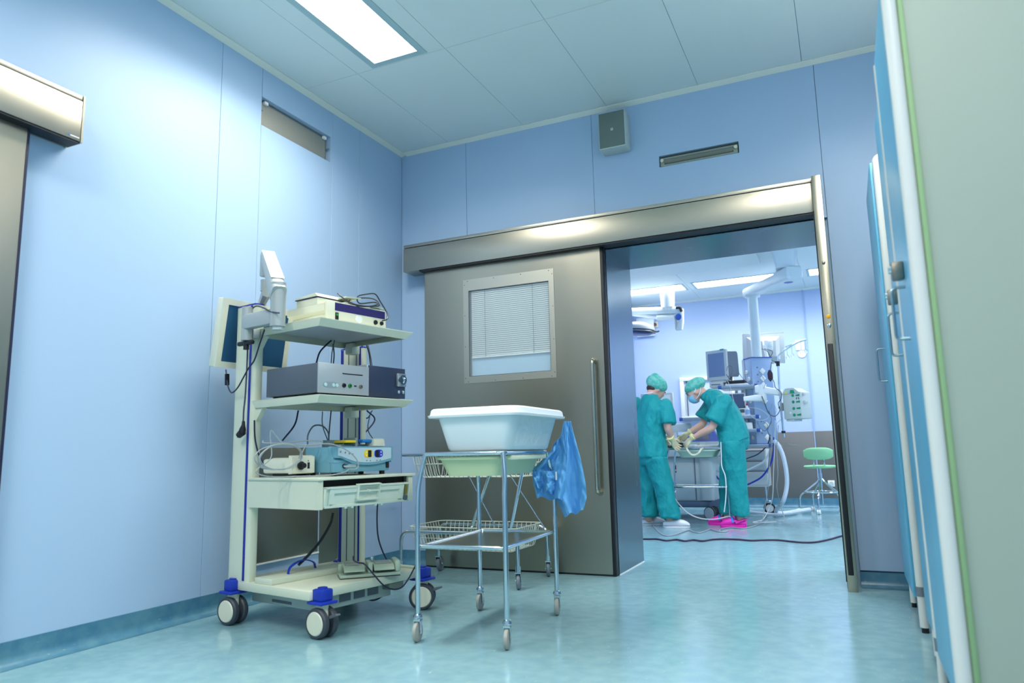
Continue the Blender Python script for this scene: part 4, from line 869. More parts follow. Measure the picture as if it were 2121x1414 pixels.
for s in (-1, 1): build(MB().tube(catmull([(SX+s*.055, SY-.175, .66), (SX+s*.06, SY-.16, .58), (SX+s*.05, SY-.05, .525)], 5), .008, 8), 'back_support', CHROME, t)
m = MB(); m.cyl((SX, SY, .30), (SX, SY, .53), .016); m.cyl((SX, SY, .36), (SX, SY, .47), .024); m.cyl((SX, SY, .10), (SX, SY, .36), .011); build(m, 'column', CHROME, t)
m = MB(); m.tube([(SX+.20*math.cos(a), SY+.20*math.sin(a), .245) for a in (2*math.pi*k/32 for k in range(32))], .0085, 8, closed=True); build(m, 'foot_ring', CHROME, t)
for k in range(5):
    a = -math.pi/2-.15+k*2*math.pi/5; c_, s_ = math.cos(a), math.sin(a)
    l_ = build(MB().tube(fillet([(SX+.02*c_, SY+.02*s_, .40), (SX+.05*c_, SY+.05*s_, .36), (SX+.255*c_, SY+.255*s_, .20), (SX+.265*c_, SY+.265*s_, .055)], .04), .0105, 10), 'leg', CHROME, t)
    m = MB(); 
    for s in (-1, 1): m.lathe([(0, 0), (.024, 0), (.027, .006), (.024, .015), (0, .018)], (SX+.275*c_+s*.003*s_, SY+.275*s_-s*.003*c_, .0275), (s*s_, -s*c_, 0), 18)
    build(m, 'castor', WHITE, l_)
# ------------------------------------------------------------ ceiling pendant
PBL = mat('pendant_blue_grey', (150, 176, 208), .35, .2); PWH = mat('pendant_white', (216, 226, 228), .4); PBD = mat('pendant_blue', (40, 84, 170), .4)
pd = thing('ceiling_pendant', 'white ceiling supply pendant with column, gas outlets and shelves', 'pendant', (-.9, 9.0, .8))
m = MB(); m.ring_loft([((-.47, 8.3, OZ), (.13, 0, 0), (0, .13, 0)), ((-.47, 8.33, 2.74), (.105, 0, 0), (0, .11, 0))], 24, p=6); build(m, 'ceiling_mount', PWH, pd)
J1, J2 = V((-.455, 8.33, 2.665)), V((-.955, 9.06, 2.665)); dj = (J2-J1).normalized(); sj = V((-dj.y, dj.x, 0))
m = MB(); m.ring_loft([(J1-dj*.15, sj*.075, V((0, 0, .06))), (J1-dj*.13, sj*.095, V((0, 0, .078))), (J1+dj*.12, sj*.095, V((0, 0, .078))), (J1+dj*.2, sj*.075, V((0, 0, .062))), (J2, sj*.07, V((0, 0, .058))), (J2+dj*.05, sj*.06, V((0, 0, .05)))], 24, p=5); ar = build(m, 'upper_arm', PWH, pd)
for off in (-.10, .06): 
    c_ = J1+dj*off-V((0, 0, .0)) + sj*(-.0955) 
    build(MB().lathe([(0, 0), (.028, 0), (.026, .003), (0, .004)], J1+dj*off+sj*(.094 if sj.x > 0 else -.094), (sj if sj.x > 0 else -sj), 16), 'blue_cap', PBD, ar)
build(MB().lathe([(0, 0), (.05, 0), (0, .003)], J1+V((0, 0, -.0785)), (0, 0, -1), 20), 'blue_disc', PBD, ar)
ct, cb = at(1558, 615, Y=9.0), at(1568, 738, Y=9.0); ccx = (ct.x+cb.x)/2
m = MB(); m.cyl((ccx, 9.0, 1.86), (ccx, 9.0, 2.62), .058, seg=28); build(m, 'column', PWH, pd)
build(MB().ring_loft([((ccx, 9.0, 2.60), (.085, 0, 0), (0, .085, 0)), ((ccx, 9.0, 2.625), (.085, 0, 0), (0, .085, 0))], 24, p=5), 'collar', PWH, pd)
HR = Matrix.Translation((ccx-.005, 9.08, 0)) @ Matrix.Rotation(math.radians(-58), 4, 'Z')
def K(): return MB(HR)
m = K(); m.box(-.10, .10, -.13, .13, .83, 1.855, bev=.006); head = build(m, 'supply_head', PBL, pd)
build(K().box(-.105, .105, -.135, .135, 1.852, 1.862), 'blue_top_edge', PBD, head)
build(K().box(-.105, .105, -.135, .135, .825, .84), 'blue_bottom_edge', PBD, head)
for s in (-1, 1): build(K().ring_loft([((-.105, s*.13, .84), (.018, 0, 0), (0, .018, 0)), ((-.105, s*.13, 1.85), (.018, 0, 0), (0, .018, 0))], 16, p=4), 'profile', mat('alu_profile', (200, 206, 208), .3, .7), head)
# outlets on the faces seen
for k, (px, py) in enumerate(((1580, 768), (1581, 783), (1582, 797), (1583, 830), (1585, 880), (1586, 905))):
    p = at(px, py, Y=8.98)
    pl_ = HR.inverted() @ p
    f = MB(HR @ Matrix.Translation((.0, -.131, p.z)))
    f.lathe([(0, 0), (.026, 0), (.024, .012), (.014, .016), (.012, .006), (0, .006)], (.02 if k % 2 else -.03, 0, 0), (0, -1, 0), 16)
    o_ = build(f, 'outlet', WHITE, head)
    f = MB(HR @ Matrix.Translation((.101, .0, p.z)))
    f.box(0, .012, -.028, .028, -.028, .028, bev=.003, M=Matrix.Rotation(.78, 4, 'X')); f.lathe([(0, .012), (.016, .012), (.014, .02), (0, .02)], (0, 0, 0), (1, 0, 0), 14)
    build(f, 'outlet', WHITE, head)
    build(MB(HR @ Matrix.Translation((.101, -.06, p.z+.045))).lathe([(0, 0), (.008, 0), (.007, .012), (0, .014)], (0, 0, 0), (1, 0, 0), 12), 'bolt', STEELD, head)
def shelfz(px0, px1, py, Y, nm='shelf', d=.42, th=.03, lab=None, par=pd):
    a = at(px0, py, Y=Y); b = at(px1, py, Y=Y)
    m = MB(); m.box(a.x, b.x, Y, Y+d, a.z-th, a.z, bev=.003)
    s_ = build(m, nm, mat('shelf_pale', (206, 216, 214), .4), par, lab)
    m = MB(); m.box(a.x-.008, b.x+.008, Y-.012, Y, a.z-th-.004, a.z+.004, bev=.003); build(m, 'front_rail', mat('rail_grey_blue', (150, 164, 180), .35, .4), s_)
    for x in (a.x-.01, b.x-.03): build(MB().box(x, x+.04, Y-.015, Y+.01, a.z-th-.006, a.z+.006, bev=.003), 'blue_corner', PBD, s_)
    return a.z, a.x, b.x
z1, xa, xb = shelfz(1489, 1568, 800, 8.75)
z2, xc, xd = shelfz(1409, 1571, 866, 8.75)
z3, xe, xf_ = shelfz(1505, 1573, 890, 8.75)
z4, xg, xh = shelfz(1540, 1598, 921, 8.75, d=.3)
for px in (1532, 1545, 1560): 
    a = at(px, 900, Y=9.2); build(MB().box(a.x-.018, a.x+.018, 9.18, 9.2, .84, 1.55, bev=.002), 'shelf_rail', mat('rail_pale', (190, 200, 206), .4, .3), pd)
# white swivel arm from the head to the drip pole
q0 = at(1572, 806, Y=8.72); q1 = at(1615, 813, Y=8.72); q2 = at(1541, 826, Y=8.5)
m = MB(); m.ring_loft([(q0+V((-.04, 0, 0)), V((0, .05, 0)), V((0, 0, .045))), (q0, V((0, .06, 0)), V((0, 0, .05))), (q1, V((0, .045, 0)), V((0, 0, .035))), (q1+V((.03, 0, 0)), V((0, .03, 0)), V((0, 0, .03)))], 16, p=4); a_ = build(m, 'swivel_arm', WHITE, pd)
q3 = q0+V((.03, -.02, -.10)); m = MB(); m.ring_loft([(q3+V((.03, 0, 0)), V((0, .045, 0)), V((0, 0, .04))), (q3, V((0, .05, 0)), V((0, 0, .042))), (q2, V((0, .04, 0)), V((0, 0, .025)))], 16, p=4); m.cyl(q0+V((.03, -.01, -.12)), q0+V((.03, -.01, .05)), .05); build(m, 'lower_swivel_arm', WHITE, a_)
# ---- display and boxes on pendant shelves
def zbox(px0, py0, px1, py1, Y, d, nm, mm, label, cat='device', bev=.006, parts=None):
    a = at(px0, py1, Y=Y); b = at(px1, py0, Y=Y)
    t_ = thing(nm, label, cat, ((a.x+b.x)/2, Y+d/2, a.z))
    build(MB().box(a.x, b.x, Y, Y+d, a.z, b.z, bev=bev), 'case', mm, t_)
    return t_, a, b
# tube monitor facing left
MR = Matrix.Translation(at(1486, 793, Y=8.85)) @ Matrix.Rotation(math.radians(-22), 4, 'Z')
def K(): return MB(MR)
t = thing('patient_monitor', 'boxy pale patient monitor with a grey-blue screen on the upper pendant shelf', 'monitor', MR.translation)
m = K(); m.box(-.14, .14, 0, .04, .03, .40, bev=.01); m.loft([[(-.13, .04, .04), (.13, .04, .04), (.13, .04, .39), (-.13, .04, .39)], [(-.09, .20, .07), (.09, .20, .07), (.09, .20, .34), (-.09, .20, .34)]]); build(m, 'housing', LGREY, t)
build(K().box(-.108, .108, -.004, .002, .075, .36, bev=.002), 'screen', mat('screen_blue_grey', (120, 140, 176), .2), t)
build(K().box(.06, .11, -.002, .03, .385, .404), 'teal_tag', mat('tag_teal', (60, 150, 170), .4), t)
m = K(); m.ring_loft([((0, .08, .0), (.13, 0, 0), (0, .1, 0)), ((0, .08, .03), (.10, 0, 0), (0, .07, 0))], 20, p=4); build(m, 'foot', LGREY, t)
# side screen seen from behind
MR2 = Matrix.Translation(at(1515, 785, Y=8.9)) @ Matrix.Rotation(math.radians(30), 4, 'Z')
t = thing('grey_display_panel', 'grey flat panel seen from behind, right of the boxy patient monitor', 'monitor', MR2.translation)
m = MB(MR2); m.ring_loft([((0, 0, .03), (.085, 0, 0), (0, .02, 0)), ((0, 0, .06), (.095, 0, 0), (0, .03, 0)), ((0, .0, .31), (.09, 0, 0), (0, .03, 0)), ((0, .0, .335), (.08, 0, 0), (0, .02, 0))], 20, p=6); build(m, 'rear_housing', mat('panel_dark_grey', (124, 132, 144), .5), t)
build(MB(MR2).box(-.015, .015, -.0, .03, -.01, .04), 'stand', GREY, t)
t, a, b = zbox(1505, 786, 1542, 795, 8.8, .2, 'black_box_unit', BLACK, 'flat black box on the upper pendant shelf')
m = MB(); m.box(a.x-.02, b.x+.03, 8.80, 9.0, a.z-.03, a.z-.001, bev=.006); build(m, 'tray', WHITE, t)
t, a, b = zbox(1470, 790, 1497, 803, 8.76, .25, 'pale_box_unit', LGREY, 'pale box with a port strip under the boxy patient monitor')
build(MB().box(a.x+.02, b.x-.03, 8.755, 8.76, a.z+.03, a.z+.04), 'slot', GREY, t)
# dark display between shelves
t, a, b = zbox(1492, 813, 1543, 848, 8.80, .05, 'dark_display', LGREY, 'dark slate display standing between the two pendant shelves', 'monitor')
build(MB().box(a.x+.012, b.x-.012, 8.795, 8.80, a.z+.012, b.z-.012), 'screen', mat('slate_screen', (78, 90, 122), .3), t)
build(MB().box((a.x+b.x)/2-.03, (a.x+b.x)/2+.03, 8.82, 8.86, z2, a.z), 'stand', GREY, t)
t, a, b = zbox(1520, 838, 1545, 864, 8.80, .2, 'white_terminal', WHITE, 'small white device with a green corner on the middle pendant shelf')
build(MB().box(a.x, a.x+.03, 8.795, 8.8, b.z-.03, b.z-.01), 'green_corner', mat('tag_green', (90, 210, 60), .4), t)
build(MB().box(a.x+.02, b.x-.02, 8.794, 8.8, b.z-.09, b.z-.05), 'display', GREY, t)
t, a, b = zbox(1535, 875, 1556, 889, 8.8, .2, 'white_carton', WHITE, 'plain white box on the lower pendant shelf', 'box')
build(MB().box(a.x, b.x, 8.799, 9.0, b.z, b.z+.004), 'lid', LGREY, t)
# bottle
c = at(1547.5, 864, Y=8.77); h = at(1547.5, 835, Y=8.77).z-z2
t = thing('spray_bottle', 'white bottle with pale blue label and red cap on the middle pendant shelf', 'bottle', (c.x, 8.82, z2))
bb_ = build(MB().lathe([(0, 0), (.026, 0), (.028, .01), (.028, h*.55), (.012, h*.72), (.010, h*.85), (0, h*.85)], (c.x, 8.82, z2), (0, 0, 1), 20), 'body', WHITE, t)
build(MB().lathe([(.0283, h*.1), (.0286, h*.1), (.0286, h*.5), (.0283, h*.5)], (c.x, 8.82, z2), (0, 0, 1), 20), 'label', mat('label_blue', (150, 180, 230), .5), t)
build(MB().lathe([(.011, h*.84), (.013, h*.84), (.011, h), (0, h)], (c.x, 8.82, z2), (0, 0, 1), 14), 'red_cap', mat('cap_red', (190, 30, 40), .4), t)
t = build(MB().box(at(1530, 862, Y=8.76).x, at(1537, 862, Y=8.76).x, 8.76, 8.79, z2, z2+.016, bev=.004), 'yellow_marker', YEL, None, 'small yellow marker at the edge of the middle pendant shelf', 'marker')
# large display from behind
RM = Matrix.Translation(at(1581, 722, Y=9.45)) @ Matrix.Rotation(math.radians(18), 4, 'Z') @ Matrix.Rotation(math.radians(8), 4, 'X')
t = thing('large_display', 'large white flat display seen from behind, beside the pendant column', 'monitor', RM.translation)
m = MB(RM); m.box(-.25, .26, 0, .03, -.19, .19, bev=.006); m.loft([[(-.20, 0, -.15), (.20, 0, -.15), (.20, 0, .15), (-.20, 0, .15)], [(-.14, -.05, -.1), (.14, -.05, -.1), (.14, -.05, .1), (-.14, -.05, .1)]]); build(m, 'rear_housing', LGREY, t)
build(MB(RM).box(-.25, .26, .0, .028, .19, .2), 'top_edge', WHITE, t)
m = MB(RM); m.box(-.02, .09, -.13, -.045, -.02, .11, bev=.012); m.box(.03, .08, -.15, -.1, .02, .10, bev=.01); mt_ = build(m, 'mount_box', WHITE, t)
for k in range(6): build(MB(RM).box(.17, .18, -.003, 0, .10-k*.022, .11-k*.022), 'vent_slot', GREY, t)
c0 = at(1585, 715, Y=9.3); c1 = at(1578, 745, Y=9.3); build(MB().tube([at(1583, 715, Y=9.33), at(1590, 745, Y=9.33), at(1560, 752, Y=9.2), at(1545, 765, Y=9.1)], .022, 12), 'support_arm', WHITE, t)
for off in (0, 5): cable([at(1578+off, 722, Y=9.25), at(1590+off*2, 728, Y=9.22), at(1598-off, 745, Y=9.2), at(1606-off, 748+off, Y=9.1)], .004, BLACK, 'cable', t)
# ---- drip pole
ip = thing('drip_pole', 'chrome drip pole with a bent top and four hooks, clamped to the pendant arm', 'pole', at(1621, 896, Y=8.68))
def d8(x, y): return at(x, y, Y=8.68)
build(MB().tube([d8(1624, 905), d8(1619, 860), d8(1614, 800), d8(1612, 752)], .012, 12), 'pole', CHROME, ip)
build(MB().tube(catmull([d8(1611, 756), d8(1611, 742), d8(1615, 732), d8(1648, 711), d8(1670, 703)], 6), .010, 12), 'bent_top', CHROME, ip)
build(MB().cyl(d8(1611.5, 758), d8(1611, 748), .02), 'clamp_collar', BLACK, ip)
build(MB().box(d8(1605, 750).x, d8(1611, 750).x, 8.67, 8.69, d8(1605, 752).z, d8(1605, 748).z, bev=.003), 'clamp_lever', BLACK, ip)
build(MB().cyl(d8(1623, 897), d8(1622.5, 892), .022), 'lower_collar', BLACK, ip)
build(MB().cyl(d8(1626, 718), d8(1640, 713), .004, seg=8), 'hook_bar', CHROME, ip)
for x, y in ((1629, 717), (1639, 714), (1658, 707), (1667, 705)):
    p = d8(x, y); L_ = .10
    m = MB(); m.tube(catmull([p, p-V((0, 0, L_)), p+V((-.014, 0, -L_-.02)), p+V((0, 0, -L_-.045)), p+V((.018, 0, -L_-.025)), p+V((.01, 0, -L_))], 5), .0028, 6); build(m, 'hook', CHROME, ip)
# ---- infusion pump rack
PR = Matrix.Translation(at(1648, 868, Y=8.66)) @ Matrix.Rotation(math.radians(-30), 4, 'Z')
t = thing('infusion_pump_rack', 'pale infusion pump tower with green round buttons mounted on the drip pole', 'pump', PR.translation)
m = MB(PR); m.box(-.10, .13, -.07, .12, .0, .30, bev=.014); m.loft([[(-.10, -.07, .28), (.13, -.07, .28), (.13, .12, .28), (-.10, .12, .28)], [(-.06, -.07, .345), (.05, -.07, .345), (.05, .08, .345), (-.06, .08, .345)]]); build(m, 'case', mat('pump_case', (198, 208, 200), .4), t)
GB = mat('pump_green', (20, 150, 110), .4)
for k in range(4):
    z = .045+k*.072
    build(MB(PR).lathe([(0, 0), (.017, 0), (.016, .004), (0, .005)], (.035, -.07, z), (0, -1, 0), 18), 'round_button', GB, t)
    build(MB(PR).prism([(.07, z-.009), (.118, z-.012), (.118, z+.012), (.07, z+.005)], -.074, -.07, 'y'), 'key_bar', GB, t)
build(MB(PR).prism([(.0, .29), (.06, .285), (.05, .32), (.01, .325)], -.074, -.068, 'y'), 'status_panel', GB, t)
build(MB(PR).box(-.06, -.04, -.073, -.07, .285, .305), 'yellow_tag', mat('tag_yellow', (220, 230, 60), .4), t)
for x in (.075, .10):
    m = MB(PR); m.box(x, x+.004, -.0735, -.07, .215, .235); m.box(x, x+.013, -.0735, -.07, .231, .235); m.box(x, x+.01, -.0735, -.07, .223, .227)
    if x > .09: m.box(x, x+.013, -.0735, -.07, .215, .219)
    build(m, 'letter', CABLEN, t)
build(MB(PR).box(-.02, .0, -.073, -.07, .06, .08), 'sticker', WHITE, t)
m = MB(PR); m.cyl((-.17, -.04, .14), (-.10, -.04, .14), .016); m.cyl((-.13, -.04, .10), (-.13, -.04, .19), .024); build(m, 'pole_clamp', STEELD, t)
m = MB(PR); m.box(.13, .16, -.03, .02, .17, .20, bev=.008); m.box(.13, .15, -.04, .0, .26, .29, bev=.006); build(m, 'side_knob', LGREY, t)
build(MB(PR).box(-.08, .02, -.06, .1, -.02, .0, bev=.006), 'lower_bracket', LGREY, t)
# ---- hanging lines and hoses from the pendant
hl = thing('pendant_hoses', 'white blue and grey hoses hanging from the pendant down to the theatre floor', 'hoses', at(1600, 1060, Z=0))
def hose(pts, r, m_, Y, n=7, nm='hose'):
    P_ = [at(x, y, Y=yy if (yy := Y) else 0) if len(q) == 2 else at(q[0], q[1], Y=q[2]) for q in pts for x, y in [q[:2]]]
    for p in P_: p.z = max(p.z, r)
    return cable(P_, r, m_, nm, hl)
hose([(1602, 912), (1612, 922), (1622, 945), (1629, 980), (1629, 1010), (1621, 1040), (1608, 1056, 9.0), (1612, 1062, 9.0), (1630, 1062, 9.1), (1655, 1058, 9.3), (1678, 1055, 9.4)], .024, mat('hose_white', (208, 220, 232), .35), 8.7)
hose([(1545, 1059, 9.1), (1575, 1062, 9.0), (1605, 1065, 8.95), (1640, 1062, 9.0)], .016, mat('hose_white', (208, 220, 232), .35), 9)
HBL = mat('hose_blue', (20, 50, 170), .35); HWT = mat('hose_pale', (196, 210, 214), .35)
hose([(1603, 905), (1603, 930), (1596, 960), (1580, 985), (1560, 998), (1540, 1005), (1510, 1005), (1490, 993), (1476, 975)], .0105, HBL, 8.75)
hose([(1598, 905), (1594, 935), (1582, 955), (1560, 968), (1540, 975), (1500, 978), (1478, 972)], .0115, HWT, 8.75)
hose([(1595, 900), (1590, 920), (1570, 940), (1545, 950)], .007, CABLEN, 8.75)
for k, pts in enumerate(([(1597, 860), (1600, 900), (1594, 960), (1592, 1000), (1588, 1030), (1582, 1060, 8.5), (1576, 1080, 8.0), (1545, 1090, 7.9)],
        [(1606, 870), (1604, 930), (1602, 980), (1600, 1030), (1592, 1055, 8.6), (1580, 1075, 8.2), (1560, 1082, 8.0), (1620, 1080, 8.1)],
        [(1612, 880), (1609, 930), (1611, 980), (1609, 1010), (1616, 1045, 8.7), (1624, 1077, 8.1), (1600, 1079, 8.1)],
        [(1592, 850), (1598, 870), (1590, 890), (1596, 910), (1593, 950), (1590, 980)])):
    hose(pts, .0045, (CABLEG, CABLEW, CABLEG, GREY)[k], 8.6, nm='line')
ln = thing('pendant_cables', 'tangle of thin dark and pale cables on the pendant between head and drip pole', 'cables', at(1600, 860, Y=8.7))
for k, (r, mm, pts) in enumerate(((.004, BLACK, [(1598, 750), (1595, 775), (1603, 790), (1606, 802), (1617, 812), (1618, 826), (1612, 835), (1615, 850), (1605, 862), (1592, 855), (1585, 838), (1578, 820)]),
        (.003, CABLEN, [(1530, 772), (1536, 780), (1545, 790), (1556, 796)]), (.003, BLACK, [(1504, 775), (1512, 785), (1520, 790)]),
        (.003, CABLEW, [(1503, 782), (1512, 800), (1520, 830), (1530, 850), (1545, 862)]), (.003, CABLEW, [(1550, 843), (1575, 848), (1592, 862), (1580, 870), (1565, 868), (1552, 856)]),
        (.003, GREY, [(1505, 768), (1508, 758), (1516, 760), (1515, 775), (1507, 780)]), (.003, CABLEG, [(1600, 835), (1596, 850), (1602, 862), (1608, 850), (1604, 838)]),
        (.003, CABLEG, [(1618, 868), (1608, 878), (1604, 890), (1606, 905)]), (.003, GREY, [(1568, 872), (1574, 885), (1585, 892), (1590, 880), (1580, 872)]),
        (.003, CABLEG, [(1576, 775), (1585, 790), (1582, 805)]))):
    cable([at(x, y, Y=8.64) for x, y in pts], r, mm, 'cable', ln)
t = build(MB().ring_loft([(at(1596, 790, Y=8.8), (.004, 0, 0), (0, .004, 0)), (at(1596, 784, Y=8.8), (.028, 0, 0), (0, .012, 0)), (at(1595, 773, Y=8.8), (.03, 0, 0), (0, .012, 0)), (at(1594, 766, Y=8.8), (.012, 0, 0), (0, .006, 0))], 14), 'dark_breathing_bag', mat('bag_dark', (50, 20, 40), .4), None, 'small dark bag hanging at the right side of the pendant head', 'bag')
a = at(1612, 922, Y=8.75); b = at(1655, 922, Y=8.75)
m = MB(); m.prism([(a.x-.1, a.z-.012), (b.x-.08, a.z-.012), (b.x, a.z-.002), (b.x-.12, a.z+.012), (a.x-.1, a.z+.012)], 8.75, 8.95, 'y'); build(m, 'tapered_tray', STEEL, None, 'steel tray edge sticking out to the right below the pendant', 'tray')
# ---- white drawer trolley behind the nurse
a = at(1540, 930, Y=9.3); b = at(1592, 1008, Y=9.3)
t = thing('drawer_trolley', 'pale grey drawer trolley behind the masked nurse, below the pendant', 'trolley', ((a.x+b.x)/2, 9.45, 0))
m = MB(); m.box(a.x-.1, b.x, 9.3, 9.7, b.z, a.z, bev=.006); build(m, 'cabinet', LGREY, t)
zz = [b.z+.02, b.z+.2, b.z+.32, a.z-.01]
for k in range(3): 
    d_ = build(MB().box(a.x-.09, b.x-.01, 9.288, 9.3, zz[k]+.004, zz[k+1]-.004, bev=.003), 'drawer', LGREY, t); build(MB().box(a.x-.08, b.x-.02, 9.283, 9.29, zz[k+1]-.018, zz[k+1]-.008), 'handle', GREY, d_)
for x in (a.x-.06, b.x-.04): build(MB().cyl((x, 9.35, .1), (x, 9.35, b.z), .012), 'leg', CHROME, t)
for x, yy in ((b.x-.01, 9.33), (a.x-.06, 9.35)):
    c_ = build(MB().lathe([(.03, -.012), (.062, -.014), (.068, -.008), (.068, .008), (.062, .014), (.03, .012)], (x, yy, .068), (.2, -1, 0), 24), 'wheel', BLACK, t); build(MB().lathe([(0, -.014), (.045, -.014), (.045, .014), (0, .014)], (x, yy, .068), (.2, -1, 0), 24), 'hub', LGREY, c_)
    build(MB().box(x-.03, x+.03, yy-.02, yy+.02, .13, .16, bev=.006), 'fork', CHROME, t)
# ---- anaesthesia machine behind the chrome trolley
GM = mat('machine_grey', (208, 218, 216), .42); SLATE = mat('machine_slate', (112, 128, 150), .4)
am = thing('anaesthesia_machine', 'large pale grey wheeled machine with a blue display panel, behind the second chrome trolley', 'machine', (-1.8, 8.9, 0))
Y9 = 8.55
a = at(1378, 1045, Y=Y9); b = at(1480, 957, Y=Y9)
m = MB(); m.box(a.x-.1, b.x-.02, Y9, 9.1, .20, .70, bev=.012); build(m, 'cabinet', GM, am)
c = at(1441, 1000, Y=Y9)
build(MB().box(c.x-.006, c.x+.006, Y9-.004, Y9+.002, .21, .69), 'post_gap', SLATE, am)
m = MB(); m.ring_loft([((b.x-.10, Y9+.02, .21), (.075, 0, 0), (0, .05, 0)), ((b.x-.10, Y9+.02, .69), (.075, 0, 0), (0, .05, 0))], 20, p=3); build(m, 'side_pillar', GM, am)
dd_ = build(MB().box(a.x+.02, c.x-.012, Y9-.008, Y9, .365, .68, bev=.003), 'door', GM, am); build(MB().box(a.x+.02, c.x-.012, Y9-.008, Y9, .215, .36, bev=.003), 'drawer', GM, am)
for z_ in ((.56, .61), (.525, .545)): build(MB().box(at(1400, 990, Y=Y9).x-.01, at(1400, 990, Y=Y9).x+.012, Y9-.012, Y9-.008, *z_, bev=.003), 'slot_switch', CABLEN, dd_)
p = at(1397, 994, Y=Y9); build(MB().lathe([(0, 0), (.011, 0), (0, .004)], (p.x, Y9-.008, .40), (0, -1, 0), 12), 'lock', GREY, dd_)
m = MB(); m.box(a.x-.15, b.x+.02, Y9-.02, 9.15, .13, .20, bev=.02); m.ring_loft([((b.x-.02, Y9+.05, .16), (.02, 0, 0), (0, .06, 0)), ((b.x+.10, Y9+.02, .185), (.02, 0, 0), (0, .06, 0)), ((b.x+.17, Y9-.02, .19), (.015, 0, 0), (0, .05, 0))], 14, p=4) if False else m.prism([(b.x-.1, .13), (b.x+.02, .15), (b.x+.10, .18), (b.x+.18, .18), (b.x+.18, .225), (b.x+.05, .235), (b.x-.06, .20)], Y9-.05, Y9+.12, 'y'); build(m, 'base', SLATE, am)
for x, yy in ((at(1474, 1050, Y=8.4).x, 8.42), (at(1494, 1045, Y=8.7).x, 8.68), (a.x, 8.55)):
    for s in (-1, 1):
        w_ = build(MB().lathe([(.04, 0), (.072, 0), (.078, .006), (.078, .022), (.072, .028), (.04, .028)], (x+s*.014, yy+s*.02, .078), (s*.45, s*-.9*-1, 0), 28), 'wheel', mat('tyre_dark', (60, 66, 76), .5), am)
        build(MB().lathe([(0, 0), (.064, 0), (.064, .03), (.05, .034), (0, .032)], (x+s*.014, yy+s*.02, .078), (s*.45, s*-.9*-1, 0), 28), 'hub_cap', GM, w_)
# head unit: display and drawers with handles
a2 = at(1416, 934, Y=8.45); b2 = at(1497, 914, Y=8.45)
m = MB(); m.box(a2.x-.3, b2.x, 8.45, 9.0, a2.z-.06, b2.z+.01, bev=.01); build(m, 'worktop_unit', GM, am)
p0, p1 = at(1424, 915, Y=8.45), at(1494, 888, Y=8.5)
BLP = mat('panel_blue', (88, 104, 190), .35)
m = MB(); m.loft([[(p0.x, 8.45, p0.z), (p1.x, 8.45, p0.z), (p1.x, 8.6, p0.z), (p0.x, 8.6, p0.z)], [(p0.x, 8.50, p1.z), (p1.x-.1, 8.50, p1.z), (p1.x-.1, 8.6, p1.z), (p0.x, 8.6, p1.z)]]); dp = build(m, 'display_panel', BLP, am)
s0, s1 = at(1444, 911, Y=8.45), at(1468, 896, Y=8.45)
build(MB().loft([[(s0.x, 8.452, s0.z), (s1.x, 8.452, s0.z), (s1.x, 8.47, s0.z), (s0.x, 8.47, s0.z)], [(s0.x, 8.474, s1.z), (s1.x, 8.474, s1.z), (s1.x, 8.5, s1.z), (s0.x, 8.5, s1.z)]]), 'screen', mat('screen_dark_grey', (84, 86, 110), .25), dp)
build(MB().box(p0.x-.01, p1.x-.09, 8.495, 8.61, p1.z, p1.z+.012, bev=.003), 'top_edge', PBD, dp)
for k in range(5): build(MB().lathe([(0, 0), (.006, 0), (0, .003)], (at(1473, 900, Y=8.45).x, 8.456, s0.z+.02+k*.022), (0, -1, 0), 10), 'key', mat('key_teal', (70, 190, 200), .4), dp)
for x0_, x1_ in ((1424, 1448), (1464, 1490)):
    u0, u1 = at(x0_, 925, Y=8.44), at(x1_, 925, Y=8.44)
    h_ = build(MB().tube(fillet([(u0.x, 8.45, u0.z), (u0.x, 8.40, u0.z+.01), (u1.x, 8.40, u0.z+.01), (u1.x, 8.45, u0.z)], .02), .014, 10), 'drawer_handle', WHITE, am)
    rx = u1.x if x0_ < 1430 else u0.x
    build(MB().box(rx-.012, rx+.012, 8.384, 8.392, u0.z, u0.z+.022), 'red_mark', mat('mark_red', (190, 40, 30), .4), h_)
u = at(1455, 920, Y=8.43); build(MB().box(u.x-.03, u.x+.03, 8.435, 8.45, u.z-.04, u.z+.03), 'label_plate', WHITE, am)
# swing arm behind (pale)
m = MB(); q0, q1 = at(1388, 883, Y=9.0), at(1432, 889, Y=9.0); m.box(q0.x, q1.x, 8.98, 9.06, q0.z-.07, q0.z+.03, bev=.01); build(m, 'side_arm', GM, am)
build(MB().box(q0.x+.02, q0.x+.08, 8.99, 9.05, .7, q0.z-.05), 'arm_post', GM, am)
# monitor behind the left nurse
a, b = at(1328, 848, Y=9.2), at(1393, 812, Y=9.2)
t = thing('wall_monitor', 'pale flat box on a bracket behind the left nurse', 'monitor', ((a.x+b.x)/2, 9.25, at(1360, 862, Y=9.2).z))
m = MB(); m.box(a.x, b.x, 9.2, 9.26, at(1360, 862, Y=9.2).z, b.z, bev=.01); build(m, 'housing', LGREY, t)
build(MB().box(a.x+.03, b.x-.03, 9.196, 9.2, at(1360, 855, Y=9.2).z, b.z-.03, bev=.003), 'front_plate', PWH, t)
build(MB().cyl(((a.x+b.x)/2, 9.3, 0), ((a.x+b.x)/2, 9.3, b.z-.1), .018), 'stand_pole', CHROME, t)
build(MB().lathe([(0, 0), (.2, 0), (.19, .03), (0, .05)], ((a.x+b.x)/2, 9.3, 0), (0, 0, 1), 24), 'stand_base', GREY, t)
